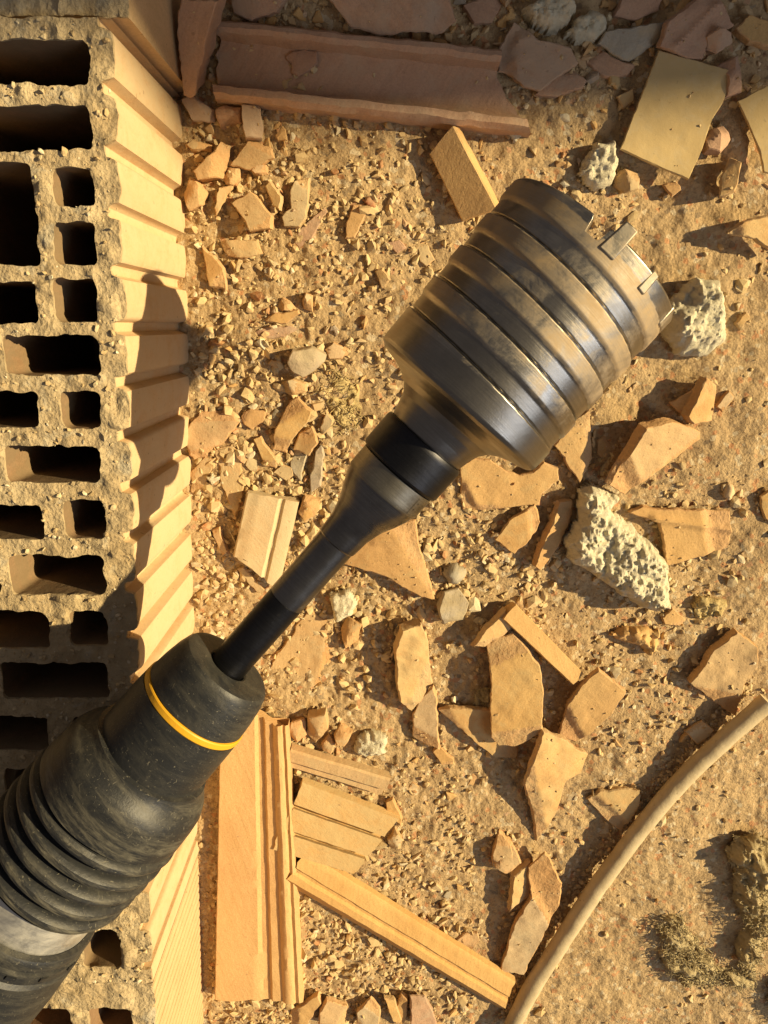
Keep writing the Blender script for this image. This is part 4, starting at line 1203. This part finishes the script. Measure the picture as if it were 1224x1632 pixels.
# --- mineral wool with fibres
def fibres(name, parent, crop, pts, h, count, length, mat, seed, thick=0.00030):
    px = cpx(crop, pts)
    W = np.array([tuple(un(x, y, h / 2000))[:2] for x, y in px])
    rg = np.random.default_rng(seed)
    lo, hi = W.min(0), W.max(0)
    V, Fc = [], []
    C_ = rg.uniform(lo, hi, (count * 4, 2))
    C_ = C_[inpoly(C_, W)][:count]
    dE = np.clip(distpoly(C_, W) / 0.008, 0.15, 1) ** 0.5
    zs_ = ground_z(C_) + rg.uniform(0.45, 1.0, len(C_)) * dE * h / 1000
    for p, z in zip(C_, zs_):
        q = np.array([p[0], p[1], z])
        a = rg.uniform(0, 2 * math.pi)
        b = rg.normal(0, 0.35)
        k = 6
        v0 = len(V)
        for i in range(k):
            d = np.array([math.cos(a) * math.cos(b), math.sin(a) * math.cos(b), math.sin(b)])
            s = np.array([-math.sin(a), math.cos(a), 0]) * thick
            u = np.array([0, 0, thick * 1.4])
            V += [q + s, q - s, q + u]
            q = q + d * length / k * rg.uniform(0.6, 1.3)
            a += rg.normal(0, 0.5)
            b += rg.normal(0, 0.3)
        for i in range(k - 1):
            for j in range(3):
                j2 = (j + 1) % 3
                Fc.append((v0 + 3 * i + j, v0 + 3 * i + j2, v0 + 3 * i + 3 + j2, v0 + 3 * i + 3 + j))
    ob = build(name, V, Fc, mat, parent, sharp=None)
    ob['kind'] = 'stuff'
    return ob

def wool(crop, pieces, label, mat, count, length, seed):
    e0 = cpx(crop, pieces[0][0])
    c = un(sum(p[0] for p in e0) / len(e0), sum(p[1] for p in e0) / len(e0), 0)
    e = empty('mineral_wool', c)
    tag(e, label, 'insulation')
    for pts, h in pieces:
        lump('wool_clump', crop, pts, h, mat, None, None, rough=min(7.5, 0.4 * h + 0.5), freq=110, step=0.0009, parent=e, flat=0.9)
        fibres('wool_fibres', e, crop, pts, h, count, length, mat, seed)
        seed += 1
    return e

wool('G', [([(1050, 440), (1110, 380), (1180, 370), (1260, 400), (1260, 800), (1210, 860), (1175, 1030), (1110, 960), (1090, 880), (1130, 780), (1080, 640), (1090, 560)], 16),
           ([(740, 780), (780, 720), (860, 725), (885, 800), (960, 860), (1000, 950), (1100, 970), (1170, 1000), (1160, 1040), (1040, 1040), (850, 1035), (800, 980), (750, 910), (770, 860)], 11),
           ([(1250, 1010), (1330, 980), (1420, 1040), (1400, 1180), (1290, 1200), (1240, 1120)], 14)],  # unseen piece added outside the frame to shade the lower right corner
     'greenish brown clump of mineral wool at the lower right edge', 'mineral_wool', 650, 0.007, 5)
wool('D', [([(620, 520), (650, 450), (720, 400), (780, 470), (820, 540), (830, 640), (760, 740), (700, 640), (660, 560)], 4.5)],
     'straw coloured wool tuft lying left of the cup neck', 'yellow_wool', 90, 0.009, 15)
wool('F', [([(300, 350), (310, 320), (345, 300), (362, 320), (362, 370), (320, 375)], 9)],
     'small greenish wool tuft in the shade of the tall leaning shard', 'mineral_wool', 60, 0.006, 25)

# --- cable
cp = [(1300, 1050), (1224, 1118), (1150, 1182), (1080, 1250), (1015, 1328), (955, 1410), (900, 1492), (852, 1568), (812, 1645), (770, 1730)]
zc = [14, 13, 11, 10, 9.5, 9.5, 9, 9, 9, 9]
ctr = [un(x, y, z / 1000) for (x, y), z in zip(cp, zc)]
fine = []
for i in range(1, len(ctr) - 2):
    for k in range(22):
        u = k / 22
        p0, p1, p2, p3 = ctr[i - 1:i + 3]
        fine.append(0.5 * ((2 * p1) + (p2 - p0) * u + (2 * p0 - 5 * p1 + 4 * p2 - p3) * u * u + (3 * p1 - p0 - 3 * p2 + p3) * u ** 3))
V, Fc = [], []
K = 20
for i, p in enumerate(fine):
    t_ = (fine[min(i + 1, len(fine) - 1)] - fine[max(i - 1, 0)]).normalized()
    s_ = t_.cross(Vector((0, 0, 1))).normalized()
    u_ = s_.cross(t_)
    for k in range(K):
        a = 2 * math.pi * k / K
        V.append(tuple(p + (s_ * math.cos(a) + u_ * math.sin(a)) * 0.0065))
V = np.array(V)
V += 0.0006 * np.stack([fbm(V, 22, 2, 81), fbm(V, 22, 2, 82), 0 * V[:, 0]], 1)
V += 0.0003 * np.stack([fbm(V, 120, 2, 71), fbm(V, 120, 2, 72), fbm(V, 120, 2, 73)], 1)
for i in range(len(fine) - 1):
    for k in range(K):
        k2 = (k + 1) % K
        Fc.append((i * K + k, i * K + k2, (i + 1) * K + k2, (i + 1) * K + k))
Fc.append(tuple(range(K))[::-1])
Fc.append(tuple((len(fine) - 1) * K + k for k in range(K)))
cab = build('cable', V, [f[::-1] for f in Fc], 'cable_sheath', sharp=60)
tag(cab, 'dusty tan cable curving over the sand at lower right', 'cable')

# ------------------------------------------------------------------ loose chips (counted) and crumbs (not countable)
def chip_mesh(seed):
    rg = np.random.default_rng(seed)
    m = int(rg.integers(5, 8))
    an = np.sort(rg.uniform(0, 2 * math.pi, m) * 0.35 + np.arange(m) * 2 * math.pi / m)
    rr = rg.uniform(0.65, 1.15, m)
    el = rg.uniform(0.55, 0.95)
    top = np.stack([rr * np.cos(an) * 0.86, rr * np.sin(an) * 0.86 * el, np.full(m, 0.34) + rg.uniform(-0.08, 0.08, m)], 1)
    mid = np.stack([rr * np.cos(an), rr * np.sin(an) * el, np.full(m, 0.12) + rg.uniform(-0.08, 0.08, m)], 1)
    bot = np.stack([rr * np.cos(an) * 0.8, rr * np.sin(an) * el * 0.8, np.full(m, -0.3)], 1)
    V = np.concatenate([top, mid, bot, [[0, 0, 0.38 + rg.uniform(-0.05, 0.12)]]])
    Fc = []
    for i in range(m):
        j = (i + 1) % m
        Fc += [(3 * m, i, j), (i, m + i, m + j, j), (m + i, 2 * m + i, 2 * m + j, m + j)]
    Fc.append(tuple(2 * m + i for i in range(m))[::-1])
    return V, Fc

CHIP = []
for k in range(14):
    V, Fc = chip_mesh(900 + k)
    for mname in (O, DU, PL, 'stone_grey'):
        me = bpy.data.meshes.new('brick_chip')
        me.from_pydata(V.tolist(), [], Fc)
        me.materials.append(MATS[mname])
        me.polygons.foreach_set('use_smooth', np.zeros(len(me.polygons), bool))
        CHIP.append(me)

PB_ = [np.array(p) for p in POLYS]

def free(x, y, pad=0):
    for p in PB_:
        if p[:, 0].min() - pad < x < p[:, 0].max() + pad and p[:, 1].min() - pad < y < p[:, 1].max() + pad:
            if inpoly([(x, y)], p)[0]:
                return False
    return True

ZONES = [((560, -10, 1224, 150), 60, '', 'chips in the shade along the top edge', (7, 22)),
         ((290, -10, 560, 60), 16, '', 'chips behind the channel piece', (7, 18)),
         ((300, 170, 480, 470), 46, 'small angular rubble chip lying between the grooved brick face and the pale twisted shard', 'chips by the upper grooved wall', (5, 13)),
         ((480, 200, 800, 520), 26, 'small rubble chip lying on the sand left of the steel cup', 'chips left of the steel cup', (4, 9)),
         ((310, 480, 600, 800), 62, 'small rubble chip lying in the gravel between the brick wall and the bit collar', 'chips left of the bit collar', (5, 12)),
         ((310, 800, 480, 1000), 16, 'small rubble chip lying on the sand between the brick wall and the bit shank', 'chips by the lower grooved wall', (4, 9)),
         ((460, 930, 900, 1420), 70, 'small rubble chip lying in the gravel among the upright orange shards', 'chips among the upright shards', (4, 11)),
         ((480, 1380, 860, 1640), 40, 'small rubble chip lying in the gravel near the bottom edge of the picture', 'chips along the bottom edge', (5, 12)),
         ((760, 0, 1224, 320), 44, 'small rubble chip lying around the tan boards and shaded shards', 'chips in the upper right', (5, 12)),
         ((900, 560, 1224, 1200), 36, 'small rubble chip lying on the trodden sand right of the mortar lumps', 'chips on the right sand', (3.5, 9)),
         ((880, 1250, 1224, 1632), 10, 'small rubble chip lying on the smooth sand right of the cable', 'chips right of the cable', (3, 6))]
rg = np.random.default_rng(77)
def in_cable(x, y):
    return any(math.hypot(x - a, y - b) < 34 for a, b in DENSE)
DENSE = []
for i in range(len(cp) - 1):
    for k in range(8):
        DENSE.append((cp[i][0] + (cp[i + 1][0] - cp[i][0]) * k / 8, cp[i][1] + (cp[i + 1][1] - cp[i][1]) * k / 8))
NEW = []
for (x0, y0, x1, y1), cnt, lab, grp, (r0, r1) in ZONES:
    made = 0
    tries = 0
    while made < int(cnt * 0.66) and tries < 3000:
        tries += 1
        x, y = rg.uniform(x0, x1), rg.uniform(y0, y1)
        if not free(x, y) or in_cable(x, y):
            continue
        p = un(x, y, 0)
        if p.x < rightx(p.y) + 0.004:
            continue
        r = (r0 + (r1 - r0) * rg.random() ** 2) * mpp(x, y)
        w = rg.choice(4, p=[0.42, 0.34, 0.17, 0.07])
        o_ = bpy.data.objects.new('brick_chip', CHIP[int(rg.integers(0, 14)) * 4 + int(w)])
        scene.collection.objects.link(o_)
        o_.location = (p.x, p.y, gz(p.x, p.y) + r * 0.12)
        o_.rotation_euler = (rg.normal(0, 0.3), rg.normal(0, 0.3), rg.uniform(0, 6.28))
        o_.scale = (r * rg.uniform(0.9, 1.3), r * rg.uniform(0.8, 1.1), r * rg.uniform(0.7, 1.3))
        NEW.append((o_, x, y, w, r / mpp(x, y), grp))
        made += 1

import re
def short(lab):
    parts = re.split(r' (?=(?:with|beside|below|above|left of|right of|near|at|under|on|between|in|lying|leaning|standing|tucked|casting|against|touching|just|directly|cut|by|largest|resting|half|next|midway|propped|behind|inside|ending|parallel|second|third|fourth|fifth|last|of)\\b)', lab.replace(',', ''))
    out = parts[0]
    for p_ in parts[1:]:
        if len(out.split()) >= 5 or len((out + ' ' + p_).split()) > 9:
            break
        out += ' ' + p_
    return ' '.join(out.split()[:9])
cands = {}
for o_, x, y, w, rp, grp in NEW:
    best = min(LM, key=lambda q: math.hypot(q[0] - x, q[1] - y))
    dx, dy = x - best[0], y - best[1]
    dr = ('right of' if dx > 0 else 'left of') if abs(dx) > abs(dy) else ('below' if dy > 0 else 'above')
    col = ('orange', 'dusty', 'pale', 'grey')[int(w)]
    sw = 'tiny' if rp < 6 else 'small'
    cands.setdefault(f'{sw} {col} rubble chip {dr} the {short(best[2])}', []).append((math.hypot(dx, dy), o_, grp))
for lab, lst in cands.items():
    lst.sort(key=lambda q: q[0])
    for k, (d_, o_, grp) in enumerate(lst):
        pre = '' if len(lst) == 1 else ('nearest ', 'second nearest ', 'third nearest ', 'fourth nearest ')[k] if k < 4 else 'farther '
        tag(o_, ' '.join((pre + lab).split()[:16]), 'chip', grp)

def crumbs(name, pos, size, tone, seed, parent=None, label=None):
    rg = np.random.default_rng(seed)
    # eight angular templates
    ico = np.array([(0, 0, 1), (0.894, 0, 0.447), (0.276, 0.851, 0.447), (-0.724, 0.526, 0.447), (-0.724, -0.526, 0.447), (0.276, -0.851, 0.447),
                    (0.724, 0.526, -0.447), (-0.276, 0.851, -0.447), (-0.894, 0, -0.447), (-0.276, -0.851, -0.447), (0.724, -0.526, -0.447), (0, 0, -1)])
    ft = np.array([(0, 1, 2), (0, 2, 3), (0, 3, 4), (0, 4, 5), (0, 5, 1), (1, 6, 2), (2, 7, 3), (3, 8, 4), (4, 9, 5), (5, 10, 1),
                   (2, 6, 7), (3, 7, 8), (4, 8, 9), (5, 9, 10), (1, 10, 6), (11, 7, 6), (11, 8, 7), (11, 9, 8), (11, 10, 9), (11, 6, 10)])
    N = len(pos)
    tv = ico[None] * rg.uniform(0.5, 1.3, (N, 12, 1)) * np.stack([rg.uniform(0.7, 1.4, N), rg.uniform(0.6, 1.1, N), rg.uniform(0.28, 0.75, N)], 1)[:, None]
    # random rotations
    q = rg.normal(size=(N, 4)) * np.array([1.2, 0.45, 0.45, 1.2])
    q /= np.linalg.norm(q, axis=1)[:, None]
    w, x, y, z = q.T
    Rm = np.stack([np.stack([1 - 2 * (y * y + z * z), 2 * (x * y - z * w), 2 * (x * z + y * w)], 1),
                   np.stack([2 * (x * y + z * w), 1 - 2 * (x * x + z * z), 2 * (y * z - x * w)], 1),
                   np.stack([2 * (x * z - y * w), 2 * (y * z + x * w), 1 - 2 * (x * x + y * y)], 1)], 1)
    V = np.einsum('nij,nkj->nki', Rm, tv) * size[:, None, None] + pos[:, None]
    Fc = (ft[None] + (np.arange(N) * 12)[:, None, None]).reshape(-1, 3)
    ob = build(name, V.reshape(-1, 3), Fc, 'rubble_crumbs', parent, sharp=None, origin=(0, 0, 0) if parent is None else None, attrs={'tone': np.repeat(tone, 12)})
    me = ob.data
    me.polygons.foreach_set('use_smooth', np.zeros(len(me.polygons), bool))
    ob['kind'] = 'stuff'
    return ob

N = 40000
pts = np.stack([rg.uniform(-0.14, 0.31, N), rg.uniform(-0.55, 0.2, N)], 1)
dens = np.clip(0.50 - 2.0 * pts[:, 0] + 0.8 * vnoise(pts, 16, 51) + 0.45 * vnoise(pts, 45, 52), 0.05, 1)
dens = np.where((pts[:, 0] > 0.07) & (pts[:, 1] < -0.30), dens * 0.35, dens)
pts = pts[rg.random(N) < dens]
pts = pts[pts[:, 0] > rightx(pts[:, 1]) + 0.002]
sz = 0.0003 + 0.0030 * rg.random(len(pts)) ** 4.5
pos = np.column_stack([pts, ground_z(pts) + sz * 0.25])
N = 15000
pc = np.stack([rg.uniform(-0.13, 0.31, N), rg.uniform(-0.55, 0.2, N)], 1)
dc = np.clip(0.30 - 2.6 * pc[:, 0] + 1.1 * vnoise(pc, 20, 61) + 0.4 * vnoise(pc, 60, 62), 0.01, 0.9)
dc = np.where((pc[:, 0] > 0.07) & (pc[:, 1] < -0.30), dc * 0.15, dc)
pc = pc[rg.random(N) < dc]
pc = pc[pc[:, 0] > rightx(pc[:, 1]) + 0.003]
sc_ = 0.0010 + 0.0042 * rg.random(len(pc)) ** 3.0
pos = np.concatenate([pos, np.column_stack([pc, ground_z(pc) + sc_ * 0.25])])
sz = np.concatenate([sz, sc_])
pts = np.concatenate([pts, pc])
fa = np.array([tuple(p) for p in fine])
ci = rg.integers(0, len(fa), 1500)
cq = fa[ci][:, :2] + np.stack([rg.normal(-0.006, 0.0035, 1500), rg.normal(0.003, 0.0035, 1500)], 1)
cs_ = 0.0004 + 0.0018 * rg.random(1500) ** 2.5
pos = np.concatenate([pos, np.column_stack([cq, ground_z(cq) + cs_ * 0.4])])
sz = np.concatenate([sz, cs_])
pts = np.concatenate([pts, cq])
hp = np.concatenate(HEAP)
hs_ = 0.0004 + 0.0022 * rg.random(len(hp)) ** 3
pos = np.concatenate([pos, np.column_stack([hp, ground_z(hp) + hs_ * 0.6])])
sz = np.concatenate([sz, hs_])
pts = np.concatenate([pts, hp])
ot = np.concatenate(ONTOP)
so_ = 0.00025 + 0.0011 * rg.random(len(ot)) ** 3
pos = np.concatenate([pos, ot + np.column_stack([np.zeros((len(ot), 2)), so_ * 0.3])])
sz = np.concatenate([sz, so_])
pts = np.concatenate([pts, ot[:, :2]])
gr = crumbs('gravel', pos, sz, np.clip(rg.beta(1.5, 1.4, len(pts)) + np.where(rg.random(len(pts)) < 0.05, 0.4, 0), 0, 1), 5)
tag(gr, 'fine sandy brick gravel and crumbs strewn over the ground', 'gravel')

# crumbs lying on the shards and on the crust of the brick
N = 2600
p2 = np.stack([rg.uniform(-0.225, -0.122, N), rg.uniform(yA0, yA1, N)], 1)
ok = p2[:, 0] < rightx(p2[:, 1]) - 0.0005
for h in holes:
    ok &= ~inpoly(p2, np.array(h))
p2 = p2[ok]
s2 = 0.0004 + 0.0016 * rg.random(len(p2)) ** 3
bc = crumbs('mortar_crumbs', np.column_stack([p2, np.full(len(p2), BH) + 0.0011 * fbm(p2, 160, 3, 50) + s2 * 0.3]), s2, rg.choice([0.05, 0.15, 0.86, 0.8, 0.94], len(p2)), 9, parent=brick)
